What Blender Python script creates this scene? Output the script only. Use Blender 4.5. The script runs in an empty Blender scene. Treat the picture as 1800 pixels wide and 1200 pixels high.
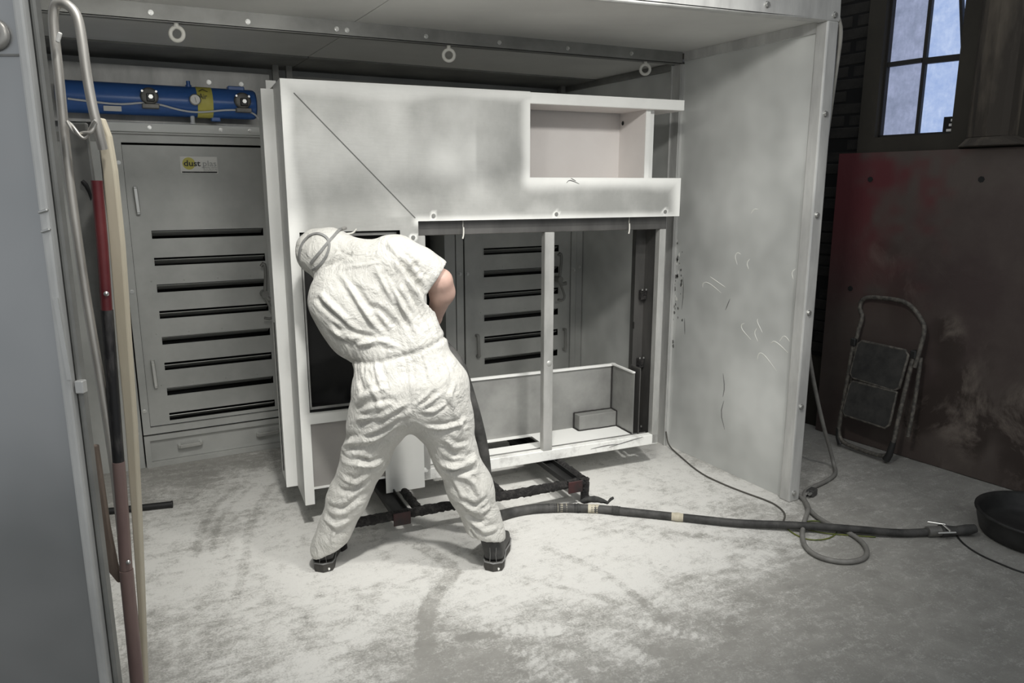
import bpy, bmesh, math, random
import numpy as np
from mathutils import Vector, Matrix

random.seed(7)
np.random.seed(7)
S = bpy.context.scene
COL = S.collection

# ------------------------------------------------------------------ camera, world, lights, exposure
cam_d = bpy.data.cameras.new('camera')
cam = bpy.data.objects.new('camera', cam_d)
COL.objects.link(cam)
cam_d.sensor_width = 36.0
cam_d.lens = 1313.6 / 1800 * 36.0
cam_d.clip_start = 0.02
cam.location = (0, 0, 1.65)
cam.rotation_euler = (math.pi / 2 - 0.20637, 0, -0.49571)
S.camera = cam

W = bpy.data.worlds.new('workshop_air')
S.world = W
W.use_nodes = True
W.node_tree.nodes['Background'].inputs[0].default_value = (0.93, 0.97, 1.0, 1)
W.node_tree.nodes['Background'].inputs[1].default_value = 0.45

def area(name, loc, target, sx, sy, power, col=(1, 1, 1), spread=math.pi):
    l = bpy.data.lights.new(name, 'AREA')
    l.shape = 'RECTANGLE'
    l.size, l.size_y = sx, sy
    l.energy, l.color, l.spread = power, col, spread
    o = bpy.data.objects.new(name, l)
    COL.objects.link(o)
    o.location = loc
    d = Vector(target) - Vector(loc)
    o.rotation_euler = d.to_track_quat('-Z', 'Y').to_euler()
    return o

area('floodlight', (0.25, 1.6, 2.62), (0.9, 3.4, 1.15), 0.22, 0.14, 3.1, (1.0, 0.985, 0.94), math.radians(105))
area('floodlight', (1.35, 1.55, 2.62), (2.75, 3.3, 1.2), 0.22, 0.14, 6.6, (1.0, 0.985, 0.94), math.radians(105))
area('high_floodlight', (0.5, 1.1, 3.6), (0.95, 3.25, 0.0), 0.22, 0.14, 9.4, (1.0, 0.985, 0.94), math.radians(58))
area('high_floodlight', (2.0, 1.1, 3.6), (1.95, 3.25, 0.0), 0.22, 0.14, 9.4, (1.0, 0.985, 0.94), math.radians(58))
area('strip_light', (0.6, 2.64, 2.325), (0.75, 4.2, 1.75), 1.4, 0.03, 4.4, (1.0, 0.99, 0.95))
area('hall_light', (1.2, -2.6, 3.9), (1.3, 3.4, 1.0), 1.2, 0.4, 5, (1.0, 0.985, 0.94), math.radians(50))

S.view_settings.view_transform = 'Standard'
S.view_settings.look = 'None'
S.view_settings.gamma = 1.0
S.view_settings.use_curve_mapping = False
S.view_settings.exposure = 0.0

# ------------------------------------------------------------------ object helpers
def link(o, parent=None):
    COL.objects.link(o)
    if parent is not None:
        o.parent = parent
    return o

def tag(o, label=None, cat=None, group=None, kind=None):
    if label: o['label'] = label
    if cat: o['category'] = cat
    if group: o['group'] = group
    if kind: o['kind'] = kind
    return o

def thing(name, label, cat, loc=(0, 0, 0), rz=0.0, group=None):
    o = bpy.data.objects.new(name, None)
    o.empty_display_size = 0.1
    o.location = loc
    o.rotation_euler = (0, 0, rz)
    link(o)
    return tag(o, label, cat, group)

def copy_tree(o, parent=None):
    c = o.copy()
    COL.objects.link(c)
    if parent is not None: c.parent = parent
    for ch in [x for x in bpy.data.objects if x.parent is o]:
        copy_tree(ch, c)
    return c

class MB:
    """collects shapes, builds ONE mesh object"""
    def __init__(self):
        self.v, self.f, self.sm = [], [], []
    def add(self, vs, fs, smooth=False):
        n = len(self.v)
        self.v += [tuple(map(float, p)) for p in vs]
        self.f += [tuple(i + n for i in q) for q in fs]
        self.sm += [smooth] * len(fs)
        return self
    def box(self, x0, x1, y0, y1, z0, z1, M=None):
        vs = [Vector((x, y, z)) for x in (x0, x1) for y in (y0, y1) for z in (z0, z1)]
        if M is not None: vs = [M @ p for p in vs]
        return self.add(vs, [(0, 1, 3, 2), (4, 6, 7, 5), (0, 4, 5, 1), (2, 3, 7, 6), (0, 2, 6, 4), (1, 5, 7, 3)])
    def bar(self, p0, p1, w, h, up=(0, 0, 1)):
        """rectangular bar between two points"""
        p0, p1, up = Vector(p0), Vector(p1), Vector(up)
        d = (p1 - p0).normalized()
        a = d.cross(up)
        if a.length < 1e-4: a = d.cross(Vector((0, 1, 0)))
        a.normalize(); b = a.cross(d)
        vs = [p + a * (sx * w / 2) + b * (sy * h / 2) for p in (p0, p1) for sx, sy in ((-1, -1), (1, -1), (1, 1), (-1, 1))]
        return self.add(vs, [(3, 2, 1, 0), (4, 5, 6, 7), (0, 1, 5, 4), (1, 2, 6, 5), (2, 3, 7, 6), (3, 0, 4, 7)])
    def tube(self, pts, r, n=10, closed=False, caps=True, smooth_path=0, flat=None):
        pts = [Vector(p) for p in pts]
        for _ in range(smooth_path):
            q = []
            m = len(pts)
            for i in range(m if closed else m - 1):
                a, b = pts[i], pts[(i + 1) % m]
                q += [a * .75 + b * .25, a * .25 + b * .75]
            if not closed: q = [pts[0]] + q + [pts[-1]]
            pts = q
        m = len(pts)
        rs = r if isinstance(r, (list, tuple)) else None
        def rad(i):
            if rs is None: return r
            t = i / max(1, m - 1) * (len(rs) - 1)
            k = min(int(t), len(rs) - 2)
            return rs[k] + (rs[k + 1] - rs[k]) * (t - k)
        vs, fs = [], []
        nrm = None
        for i, p in enumerate(pts):
            a = pts[i - 1] if (i > 0 or closed) else p
            b = pts[(i + 1) % m] if (i < m - 1 or closed) else p
            d = (b - a).normalized()
            if nrm is None:
                nrm = d.cross(Vector((0, 0, 1)))
                if nrm.length < 0.05: nrm = d.cross(Vector((0, 1, 0)))
            nrm = (nrm - d * nrm.dot(d)).normalized()
            bn = d.cross(nrm)
            for k in range(n):
                t = 2 * math.pi * k / n
                vs.append(p + (nrm * math.cos(t) + bn * math.sin(t)) * rad(i))
        for i in range(m if closed else m - 1):
            j = (i + 1) % m
            for k in range(n):
                l = (k + 1) % n
                fs.append((i * n + k, i * n + l, j * n + l, j * n + k))
        self.add(vs, fs, True)
        if caps and not closed:
            self.add(vs[:n], [tuple(range(n - 1, -1, -1))])
            self.add(vs[-n:], [tuple(range(n))])
        return self
    def cyl(self, p0, p1, r, n=14, r1=None):
        return self.tube([p0, p1], [r, r if r1 is None else r1], n)
    def ngon_prism(self, p0, p1, r, n=6):
        k = len(self.f)
        self.tube([p0, p1], r, n)
        self.sm[k:] = [False] * (len(self.f) - k)
        return self
    def lathe(self, prof, n=28, loc=(0, 0, 0), M=None):
        vs, fs = [], []
        for r, z in prof:
            for k in range(n):
                t = 2 * math.pi * k / n
                p = Vector((r * math.cos(t), r * math.sin(t), z))
                if M is not None: p = M @ p
                vs.append(p + Vector(loc))
        for i in range(len(prof) - 1):
            for k in range(n):
                l = (k + 1) % n
                fs.append((i * n + k, i * n + l, (i + 1) * n + l, (i + 1) * n + k))
        return self.add(vs, fs, True)
    def torus(self, c, R, r, ax=(0, 1, 0), n=28, m=10, sy=1.0):
        ax = Vector(ax).normalized()
        a = ax.cross(Vector((0, 0, 1)))
        if a.length < .05: a = Vector((1, 0, 0))
        a.normalize(); b = ax.cross(a)
        pts = [Vector(c) + a * R * math.cos(t) + b * R * sy * math.sin(t) for t in [2 * math.pi * i / n for i in range(n)]]
        return self.tube(pts, r, m, closed=True)
    def prism(self, poly, thick, M):
        """extrude a polygon (x, z) by thick along y; M maps local to final"""
        n = len(poly)
        vs = [M @ Vector((x, 0, z)) for x, z in poly] + [M @ Vector((x, thick, z)) for x, z in poly]
        fs = [tuple(range(n)), tuple(range(2 * n - 1, n - 1, -1))] + [(i, i + n, (i + 1) % n + n, (i + 1) % n) for i in range(n)]
        return self.add(vs, fs)
    def build(self, name, mat=None, parent=None, bevel=0, label=None, kind=None, seg=1):
        me = bpy.data.meshes.new(name)
        me.from_pydata(self.v, [], self.f)
        me.polygons.foreach_set('use_smooth', self.sm)
        bm = bmesh.new(); bm.from_mesh(me)
        bmesh.ops.recalc_face_normals(bm, faces=bm.faces)
        bm.to_mesh(me); bm.free()
        if mat is not None: me.materials.append(mat)
        o = bpy.data.objects.new(name, me)
        link(o, parent)
        if bevel:
            b = o.modifiers.new('bevel', 'BEVEL')
            b.width, b.segments, b.limit_method = bevel, seg, 'ANGLE'
            b.angle_limit = math.radians(40)
        if label: o['label'] = label
        if kind: o['kind'] = kind
        return o

def cutsheet(rects, holes, x0, x1, z0, z1, step, y=0.0, extra_x=(), extra_z=()):
    """sheet in the xz plane made of grid cells that lie in RECTS and outside HOLES; returns verts, faces"""
    xs, zs = {round(x0, 4), round(x1, 4)}, {round(z0, 4), round(z1, 4)}
    for a, b, c, d in list(rects) + list(holes):
        xs |= {round(a, 4), round(b, 4)}; zs |= {round(c, 4), round(d, 4)}
    def fill(s):
        s = sorted(s); o = []
        for a, b in zip(s, s[1:]):
            k = max(1, int(math.ceil((b - a) / step)))
            o += [a + (b - a) * i / k for i in range(k)]
        return o + [s[-1]]
    X, Z = fill(xs), fill(zs)
    idx, vs, fs = {}, [], []
    def vid(i, j):
        if (i, j) not in idx:
            idx[(i, j)] = len(vs); vs.append((X[i], y, Z[j]))
        return idx[(i, j)]
    for i in range(len(X) - 1):
        for j in range(len(Z) - 1):
            cx, cz = (X[i] + X[i + 1]) / 2, (Z[j] + Z[j + 1]) / 2
            if any(a < cx < b and c < cz < d for a, b, c, d in rects) and not any(a < cx < b and c < cz < d for a, b, c, d in holes):
                fs.append((vid(i, j), vid(i + 1, j), vid(i + 1, j + 1), vid(i, j + 1)))
    return vs, fs

def float_attr(o, name, vals):
    a = o.data.attributes.new(name, 'FLOAT', 'POINT')
    a.data.foreach_set('value', np.asarray(vals, dtype=np.float32))

def edge_dist(x, z, segs):
    d = np.full(x.shape, 9.0)
    for (ax, az), (bx, bz) in segs:
        vx, vz = bx - ax, bz - az
        t = np.clip(((x - ax) * vx + (z - az) * vz) / (vx * vx + vz * vz + 1e-12), 0, 1)
        d = np.minimum(d, np.hypot(x - ax - t * vx, z - az - t * vz))
    return d

def poly_dist(x, y, pts):
    return edge_dist(x, y, list(zip(pts, pts[1:])))

# ------------------------------------------------------------------ materials
def nmat(name):
    m = bpy.data.materials.new(name)
    m.use_nodes = True
    nt = m.node_tree
    return m, nt, nt.nodes['Principled BSDF']

def node(nt, t, **kw):
    n = nt.nodes.new(t)
    for k, v in kw.items():
        if k in n.inputs: n.inputs[k].default_value = v
        else: setattr(n, k, v)
    return n

def noise_fac(nt, scale, detail=5, rough=.6, stretch=(1, 1, 1), lo=.35, hi=.65, rot=(0, 0, 0), dist=0.0):
    tc = node(nt, 'ShaderNodeTexCoord')
    mp = node(nt, 'ShaderNodeMapping')
    mp.inputs['Scale'].default_value = stretch
    mp.inputs['Rotation'].default_value = rot
    nt.links.new(tc.outputs['Object'], mp.inputs['Vector'])
    n = node(nt, 'ShaderNodeTexNoise', Scale=scale, Detail=detail, Roughness=rough, Distortion=dist)
    nt.links.new(mp.outputs['Vector'], n.inputs['Vector'])
    r = node(nt, 'ShaderNodeMapRange')
    r.inputs['From Min'].default_value, r.inputs['From Max'].default_value = lo, hi
    nt.links.new(n.outputs['Fac'], r.inputs['Value'])
    return r.outputs['Result']

def mixc(nt, fac, a, b):
    m = node(nt, 'ShaderNodeMix', data_type='RGBA')
    for sock, val in ((m.inputs['Factor'], fac), (m.inputs['A'], a), (m.inputs['B'], b)):
        pass
    ins = {'f': m.inputs[0], 'a': m.inputs[6], 'b': m.inputs[7]}
    for k, val in (('f', fac), ('a', a), ('b', b)):
        if isinstance(val, bpy.types.NodeSocket): nt.links.new(val, ins[k])
        elif k == 'f': ins[k].default_value = val
        else: ins[k].default_value = (*val[:3], 1)
    return m.outputs[2]

def math_n(nt, op, a, b=None, clamp=False):
    m = node(nt, 'ShaderNodeMath', operation=op)
    m.use_clamp = clamp
    for i, v in enumerate((a, b)):
        if v is None: continue
        if isinstance(v, bpy.types.NodeSocket): nt.links.new(v, m.inputs[i])
        else: m.inputs[i].default_value = v
    return m.outputs[0]

def bump(nt, b, height, strength=.3, dist=.01):
    n = node(nt, 'ShaderNodeBump', Strength=strength, Distance=dist)
    nt.links.new(height, n.inputs['Height'])
    nt.links.new(n.outputs['Normal'], b.inputs['Normal'])

def pbr(name, c1, c2=None, rough=.6, metal=0.0, scale=6, stretch=(1, 1, 1), lo=.35, hi=.65, bmp=0, bscale=60, detail=5, spec=None, bstretch=None, rvar=0.0):
    m, nt, b = nmat(name)
    if c2 is None: b.inputs['Base Color'].default_value = (*c1, 1)
    else:
        f = noise_fac(nt, scale, detail, .6, stretch, lo, hi)
        nt.links.new(mixc(nt, f, c1, c2), b.inputs['Base Color'])
        if rvar:
            r = math_n(nt, 'MULTIPLY_ADD', f, rvar)
            r.node.inputs[2].default_value = rough - rvar / 2
            nt.links.new(r, b.inputs['Roughness'])
    if not rvar: b.inputs['Roughness'].default_value = rough
    b.inputs['Metallic'].default_value = metal
    if spec is not None: b.inputs['Specular IOR Level'].default_value = spec
    if bmp: bump(nt, b, noise_fac(nt, bscale, 4, .6, bstretch or (1, 1, 1), .2, .8), bmp, .01)
    return m

M = {}
M['galv'] = pbr('galvanised_steel', (.52, .53, .515), (.78, .79, .77), .48, .2, 1.5, bmp=.03, bscale=8, detail=3, rvar=.12)
M['leaf'] = pbr('near_galvanised_sheet', (.42, .43, .435), (.52, .525, .53), .36, .85, 1.6, detail=3, rvar=.1)
M['galv_roof'] = pbr('galvanised_roof_sheet', (.66, .655, .635), (.76, .755, .73), .5, .3, 1.5)
M['galv_frame'] = pbr('galvanised_angle', (.48, .48, .47), (.68, .68, .66), .4, .3, 9, (1, 1, .25), rvar=.15)
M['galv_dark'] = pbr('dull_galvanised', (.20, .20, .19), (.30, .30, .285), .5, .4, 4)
M['filter_grey'] = pbr('filter_unit_grey', (.40, .405, .39), (.50, .505, .485), .45, .3, 3, bmp=.02, bscale=9)
M['black_gap'] = pbr('dark_interior', (.012, .012, .012), None, .8)  # near-black colour stands in for the shade inside gaps, slots and holes
M['bolt'] = pbr('zinc_bolt', (.62, .62, .6), None, .3, .8)
M['white_primer'] = pbr('white_primer', (.80, .80, .775), (.86, .86, .835), .6, 0, 3)
M['pink_primer'] = pbr('warm_white_primer', (.72, .68, .655), (.78, .745, .72), .65, 0, 2)
M['grey_primer'] = pbr('bare_inner_steel', (.34, .325, .31), (.40, .385, .37), .5, .25, 3)
M['mild_steel'] = pbr('mild_steel', (.10, .098, .094), (.17, .165, .158), .42, .55, 5, (1, 1, .3))
M['tray_steel'] = pbr('tray_steel', (.25, .25, .24), (.40, .40, .385), .45, .35, 3)
M['tube_steel'] = pbr('tube_steel', (.40, .40, .385), (.58, .575, .555), .45, .4, 7, (1, 1, .4))
M['weld'] = pbr('weld_bead', (.035, .033, .032), None, .5, .4)
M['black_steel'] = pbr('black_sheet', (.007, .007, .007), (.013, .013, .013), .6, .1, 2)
M['black_bar'] = pbr('encrusted_black_pipe', (.012, .011, .011), (.06, .055, .052), .75, .1, 45, bmp=1.0, bscale=90, lo=.45, hi=.75)
M['red_bracket'] = pbr('black_bracket_red_worn', (.02, .017, .017), (.055, .018, .018), .6, .1, 14)
M['rubber'] = pbr('black_rubber', (.018, .018, .018), (.03, .03, .029), .5, 0, 20)
M['dusty_rubber'] = pbr('dusty_rubber', (.025, .025, .024), (.075, .073, .07), .7, 0, 14)
M['tape'] = pbr('masking_tape', (.42, .38, .29), (.55, .51, .41), .7, 0, 30)
M['rag'] = pbr('black_rag', (.02, .02, .02), (.055, .055, .052), .9, 0, 30)
M['grey_cable'] = pbr('grey_cable', (.17, .165, .155), (.23, .225, .21), .55, 0, 20)
M['pale_cable'] = pbr('pale_cable', (.27, .26, .23), (.34, .33, .3), .6, 0, 15)
M['thin_wire'] = pbr('thin_wire', (.09, .085, .075), None, .6)
M['green_wire'] = pbr('green_yellow_wire', (.17, .18, .03), (.06, .1, .03), .5, 0, 30)
M['blue'] = pbr('blue_tank_paint', (.04, .13, .40), (.05, .15, .45), .28, 0, 4, bmp=.01)
M['yellow'] = pbr('yellow_label', (.62, .56, .10), (.70, .64, .16), .5, 0, 8)
M['white_plastic'] = pbr('white_plastic', (.84, .83, .80), None, .4)
M['cast_grey'] = pbr('cast_valve_body', (.19, .185, .175), (.25, .245, .23), .5, .5, 30)
M['black_plastic'] = pbr('black_plastic', (.014, .014, .014), None, .4)
M['hose_grey'] = pbr('pale_hose', (.68, .70, .72), None, .45)
M['skin'] = pbr('skin', (.44, .29, .24), (.54, .36, .30), .55, 0, 12, bmp=.05, bscale=120)
M['boot'] = pbr('black_boot_leather', (.022, .022, .022), (.05, .049, .047), .55, 0, 20, bmp=.1, bscale=50)
M['sole'] = pbr('boot_sole', (.045, .042, .038), (.07, .066, .06), .75, 0, 30)
M['strap'] = pbr('grey_strap', (.17, .17, .165), (.24, .24, .235), .7, 0, 40)
M['ivory'] = pbr('chalky_ivory', (.66, .65, .6), None, .5)
M['ladder_old'] = pbr('weathered_ladder_tube', (.085, .08, .072), (.23, .21, .18), .65, .3, 40, lo=.4, hi=.7)
M['ladder_tread'] = pbr('dusty_black_tread', (.03, .03, .029), (.06, .058, .054), .8, 0, 12, bmp=.2, bscale=150)
M['alu'] = pbr('dull_aluminium', (.42, .40, .37), (.60, .58, .54), .4, .6, 10, (3, 3, .5), rvar=.15)
M['cream'] = pbr('cream_paint', (.50, .445, .34), (.58, .525, .41), .5, 0, 8, (2, 2, .4))
M['red_paint'] = pbr('red_paint', (.10, .014, .018), (.15, .03, .032), .4, 0, 8)
M['mauve'] = pbr('dusty_red_paint', (.20, .135, .125), (.27, .19, .17), .5, .1, 8, (2, 2, .4))
M['scuff_black'] = pbr('black_scuffed_paint', (.012, .012, .013), (.13, .12, .115), .5, 0, 9, (3, 3, .6), lo=.5, hi=.75)
M['brown_wood'] = pbr('brown_board', (.17, .13, .105), (.24, .19, .155), .65, 0, 14, (4, 4, .5))
M['brick'] = pbr('dark_brick', (.010, .009, .008), (.022, .020, .017), .9, 0, 8, bmp=.4, bscale=30)  # very dark base tones for brick, mortar and plaster
M['mortar'] = pbr('dark_mortar', (.003, .003, .003), None, .95)
M['plaster'] = pbr('dark_plaster', (.027, .0235, .018), (.042, .037, .028), .85, 0, 3, (1, 1, .4), bmp=.15, bscale=12)
M['pier'] = pbr('streaked_plaster_pier', (.05, .042, .034), (.16, .135, .105), .85, 0, 4, (1, 3, .35), lo=.5, hi=.75, bmp=.2, bscale=10)
M['sash'] = pbr('dark_window_frame', (.018, .017, .016), None, .6)
M['mark_white'] = pbr('white_scrape', (.80, .80, .76), None, .7)
M['mark_dark'] = pbr('dark_scrape', (.14, .14, .135), None, .7)

def text_mesh(body, size, mat, parent, name, Mx, extrude=.0004, bold=0.0, align='LEFT', sx=1.0):
    c = bpy.data.curves.new('tmp_text', 'FONT')
    c.body, c.size, c.extrude, c.offset, c.align_x = body, size, extrude, bold, align
    c.resolution_u = 3
    t = bpy.data.objects.new('tmp_text', c)
    COL.objects.link(t)
    dg = bpy.context.evaluated_depsgraph_get()
    me = bpy.data.meshes.new_from_object(t.evaluated_get(dg))
    bpy.data.objects.remove(t); bpy.data.curves.remove(c)
    for v in me.vertices:            # text lies in xy: stand it up in xz, facing -y
        x, y, z = v.co
        v.co = Mx @ Vector((x * sx, -z, y))
    me.name = name
    me.materials.clear(); me.materials.append(mat)
    o = bpy.data.objects.new(name, me)
    return link(o, parent)
# ------------------------------------------------------------------ floor
def spaced(a, b, fa, fb, fine, coarse):
    out = list(np.arange(a, fa, coarse)) + list(np.arange(fa, fb, fine)) + list(np.arange(fb, b, coarse)) + [b]
    return np.array(out)
gx = spaced(-3.0, 4.9, -0.2, 4.2, .0095, .3)
gy = spaced(-1.6, 6.4, 1.75, 4.75, .0095, .3)
GX, GY = np.meshgrid(gx, gy, indexing='ij')
def vnoise(x, y, s, seed):
    """value noise"""
    r = np.random.RandomState(seed).rand(128, 128)
    u, v = x * s, y * s
    i, j = np.floor(u).astype(int), np.floor(v).astype(int)
    fu, fv = u - i, v - j
    fu, fv = fu * fu * (3 - 2 * fu), fv * fv * (3 - 2 * fv)
    g = lambda a, b: r[a % 128, b % 128]
    return g(i, j) * (1 - fu) * (1 - fv) + g(i + 1, j) * fu * (1 - fv) + g(i, j + 1) * (1 - fu) * fv + g(i + 1, j + 1) * fu * fv
def sstep(a, b, x):
    t = np.clip((x - a) / (b - a), 0, 1)
    return t * t * (3 - 2 * t)
# powder lies thick in and in front of the booth and thins out towards the shop floor
wob = .35 * (vnoise(GX, GY, 2.2, 1) - .5) + .25 * (vnoise(GX, GY, 6, 2) - .5)
ell = np.hypot((GX - 1.68) / 1.88, (GY - 3.4) / 1.32) + wob
dust = 1 - sstep(.62, 1.25, ell)
dust *= 1 - .75 * sstep(3.0, 3.25, GX + .15 * (vnoise(GX, GY, 5, 3) - .5)) 
patchy = .55 * vnoise(GX, GY, 9, 4) + .45 * vnoise(GX, GY, 26, 5)
dust = dust * (.52 + .62 * patchy) + .16 * patchy * (1 - sstep(1.2, 2.2, ell))
def track(pts, w, k, hard=.5):
    global dust
    p = [Vector((a, b, 0)) for a, b in pts]
    for _ in range(2):
        q = [p[0]]
        for a, b in zip(p, p[1:]): q += [a * .75 + b * .25, a * .25 + b * .75]
        p = q + [p[-1]]
    d = poly_dist(GX, GY, [(v.x, v.y) for v in p]) + .012 * (vnoise(GX, GY, 30, 6) - .5)
    m = 1 - sstep(w * hard, w, d)
    dust = np.clip(dust + k * m * (.5 + .6 * patchy), 0, 1)
# wheel and boot tracks swept through the powder
track([(.22, 3.39), (.26, 3.65), (.36, 3.96), (.52, 4.18)], .026, -.28)
track([(.29, 3.41), (.35, 3.74), (.47, 3.99), (.61, 4.17)], .022, -.28)
track([(.33, 2.98), (.41, 3.26), (.49, 3.66), (.63, 3.99), (.74, 4.16)], .03, -.32)
track([(1.15, 3.04), (1.21, 2.82), (1.19, 2.72), (1.06, 2.63), (.96, 2.49), (.89, 2.32), (.82, 2.1)], .045, -.55)
track([(1.67, 2.75), (1.76, 2.47), (1.78, 2.29), (1.76, 1.97)], .03, -.35)
track([(1.67, 2.11), (1.86, 2.2), (2.14, 2.23), (2.37, 2.13)], .03, -.25)
track([(1.12, 2.81), (.98, 2.72), (.84, 2.8), (.63, 2.84)], .03, -.3)
track([(1.9, 3.0), (2.3, 2.6), (2.6, 2.2)], .04, -.25)
track([(2.0, 2.75), (2.4, 2.5), (2.9, 2.0)], .035, -.25)
track([(1.03, 2.29), (1.09, 2.27), (1.15, 2.24), (1.2, 2.26)], .03, -.5)
track([(1.45, 2.55), (1.62, 2.3), (1.68, 2.2)], .025, -.35)
# dusty boot prints: sole outline with cleats
def boot_print(x, y, ang, k):
    global dust
    c, s = math.cos(ang), math.sin(ang)
    u = (GX - x) * c + (GY - y) * s
    v = -(GX - x) * s + (GY - y) * c
    body = sstep(1.1, .9, np.hypot(v / (.042 + .012 * sstep(-.05, .1, u)), u / .135))
    cleat = .35 + .65 * (np.sin(u * 2 * math.pi / .034) > -.1) * (np.abs(v) < .036)
    dust[:] = np.clip(dust + 1.1 * k * body * cleat * (.35 + 1.1 * vnoise(GX, GY, 24, 12)), 0, 1)
for x, y, a, k in ((1.27, 2.21, -.4, .5), (1.24, 2.07, -.7, .45), (1.74, 1.96, 2.2, .35), (1.52, 1.93, 1.9, .35), (.13, 3.74, 2.4, .3), (.21, 3.38, .3, .4),
                   (2.1, 2.45, .8, .3), (1.22, 1.93, 1.9, .4), (.72, 2.55, .5, .3), (2.45, 2.2, .2, .25)):
    boot_print(x, y, a, k)
for x, y, r in ((1.42, 2.0, .02), (1.45, 1.88, .015), (1.55, 2.05, .018), (1.35, 1.9, .025), (1.62, 2.1, .012), (1.05, 1.92, .03)):
    dust = np.maximum(dust, .75 * sstep(r, r * .6, np.hypot(GX - x, GY - y)))
nx, ny = len(gx), len(gy)
bmp_z = .0025 * (vnoise(GX, GY, 14, 8) - .5) + .004 * (vnoise(GX, GY, 3, 9) - .5)
bmp_z = np.minimum(bmp_z, 0)
fv = np.stack([GX.ravel(), GY.ravel(), bmp_z.ravel()], 1)
ii = np.arange(nx * ny).reshape(nx, ny)
ff = np.stack([ii[:-1, :-1], ii[1:, :-1], ii[1:, 1:], ii[:-1, 1:]], -1).reshape(-1, 4)
fme = bpy.data.meshes.new('floor')
fme.from_pydata(fv.tolist(), [], ff.tolist())
fme.polygons.foreach_set('use_smooth', [True] * len(ff))
floor = link(bpy.data.objects.new('floor', fme))
tag(floor, 'dusty concrete workshop floor with white powder and boot prints', None, None, 'structure')
float_attr(floor, 'powder', dust.ravel())
m, nt, b = nmat('powdered_concrete')
at = node(nt, 'ShaderNodeAttribute', attribute_name='powder')
n1 = noise_fac(nt, 24, 10, .74, (1, 1, 1), .3, .7, dist=.8)
n2 = noise_fac(nt, 5, 8, .68, (1, 1, 1), .3, .7, dist=.5)
n3 = noise_fac(nt, 130, 6, .7, (1, 1, 1), .3, .7, dist=.5)
n4 = noise_fac(nt, 15, 8, .7, (.35, 1.6, 1), .35, .65, (0, 0, .5), dist=.4)
f = math_n(nt, 'MULTIPLY_ADD', math_n(nt, 'SUBTRACT', n1, .5), .75); nt.links.new(at.outputs['Fac'], f.node.inputs[2])
f = math_n(nt, 'MULTIPLY_ADD', math_n(nt, 'SUBTRACT', n4, .5), .35); nt.links.new(math_n(nt, 'MULTIPLY_ADD', math_n(nt, 'SUBTRACT', n1, .5), .75), f.node.inputs[2])
nt.links.new(at.outputs['Fac'], f.node.inputs[2].links[0].from_node.inputs[2])
f2 = math_n(nt, 'MULTIPLY_ADD', math_n(nt, 'SUBTRACT', n3, .5), .65); nt.links.new(f, f2.node.inputs[2])
mr = node(nt, 'ShaderNodeMapRange', interpolation_type='SMOOTHSTEP')
mr.inputs['From Min'].default_value, mr.inputs['From Max'].default_value = 0, 1.0
nt.links.new(f2, mr.inputs['Value'])
f3 = mr.outputs['Result']
conc = mixc(nt, n2, (.27, .263, .242), (.39, .38, .355))
nt.links.new(mixc(nt, f3, conc, (.70, .69, .66)), b.inputs['Base Color'])
b.inputs['Roughness'].default_value = .75
bump(nt, b, f2, .35, .01)
fme.materials.append(m)

# ------------------------------------------------------------------ brick wall, window and pier on the right (local frame: x along the wall, -y into the room)
WALL_LOC, WALL_RZ = (4.168, 3.434, 0), math.atan2(-.9971, .0766)
w = MB()
w.box(-2.6, .205, .07, .45, 0, 3.6)                                   # brick stretch behind the booth
w.box(.205, .312, .03, .45, 0, 3.6)                                   # plaster jamb
w.box(.312, .772, .03, .45, 0, 1.935)                                 # under the window
w.box(.312, .772, .03, .45, 2.78, 3.6)                                # over the window
w.box(.772, 4.6, .03, .45, 0, 3.6)
wall = w.build('wall_right', M['plaster'], None, label='dark plastered and brick workshop wall on the right', kind='structure')
wall.location, wall.rotation_euler = WALL_LOC, (0, 0, WALL_RZ)
wb_ = MB().box(-3.2, 4.9, 6.4, 6.7, 0, 4.6).build('wall_back', M['plaster'], None, label='dark workshop wall behind the booth', kind='structure')
mo = MB().box(-.75, .2049, .064, .0699, .5, 2.95).build('mortar_bed', M['mortar'], wall)
bmesh_ = MB().box(-.106, .106, -.05, .05, -.0325, .0325)
brick0 = None
for k in range(32):
    z = .56 + k * .0745
    for i in range(5):
        x = -.70 + i * .2235 + (.11 if k % 2 else 0)
        if x + .106 > .2: 
            continue
        if brick0 is None:
            o = brick0 = bmesh_.build('brick', M['brick'], wall, bevel=.004)
        else:
            o = brick0.copy(); COL.objects.link(o)
        o.location = (x, .112 + random.uniform(-.004, .005), z)
        o.rotation_euler = (0, random.uniform(-.012, .012), random.uniform(-.02, .02))
    if k % 2 == 0:                                                     # half bricks closing the even courses
        o = brick0.copy(); COL.objects.link(o); o.scale = (.42, 1, 1); o.location = (.155, .112 + random.uniform(-.004, .005), z)
    else:
        o = brick0.copy(); COL.objects.link(o); o.scale = (.95, 1, 1); o.location = (.100, .112 + random.uniform(-.004, .005), z)
# streaky pier to the right of the window with a splayed foot
p = MB()
prof = [(.86, .03), (.885, .0), (.93, -.035), (1.0, -.055), (1.07, -.05), (1.1, -.03), (1.12, .03)]
vs, fs = [], []
for z in (1.90, 3.6):
    vs += [(x, y, z) for x, y in prof]
k = len(prof)
fs = [(i, i + 1, i + 1 + k, i + k) for i in range(k - 1)] + [tuple(range(k - 1, -1, -1)), tuple(range(k, 2 * k))]
p.add(vs, fs, False)
p.add([(x * 1.0 + (.12 if i > 3 else -.04 if i < 2 else 0), min(y - .025, .03) if 0 < i < k - 1 else .03, 1.855) for i, (x, y) in enumerate(prof)] + [(x, y, 1.905) for x, y in prof],
      fs, False)
pier = p.build('trim_1', M['pier'], wall, bevel=.006)
pier['label'] = 'streaked plaster pier with splayed foot'
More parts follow.
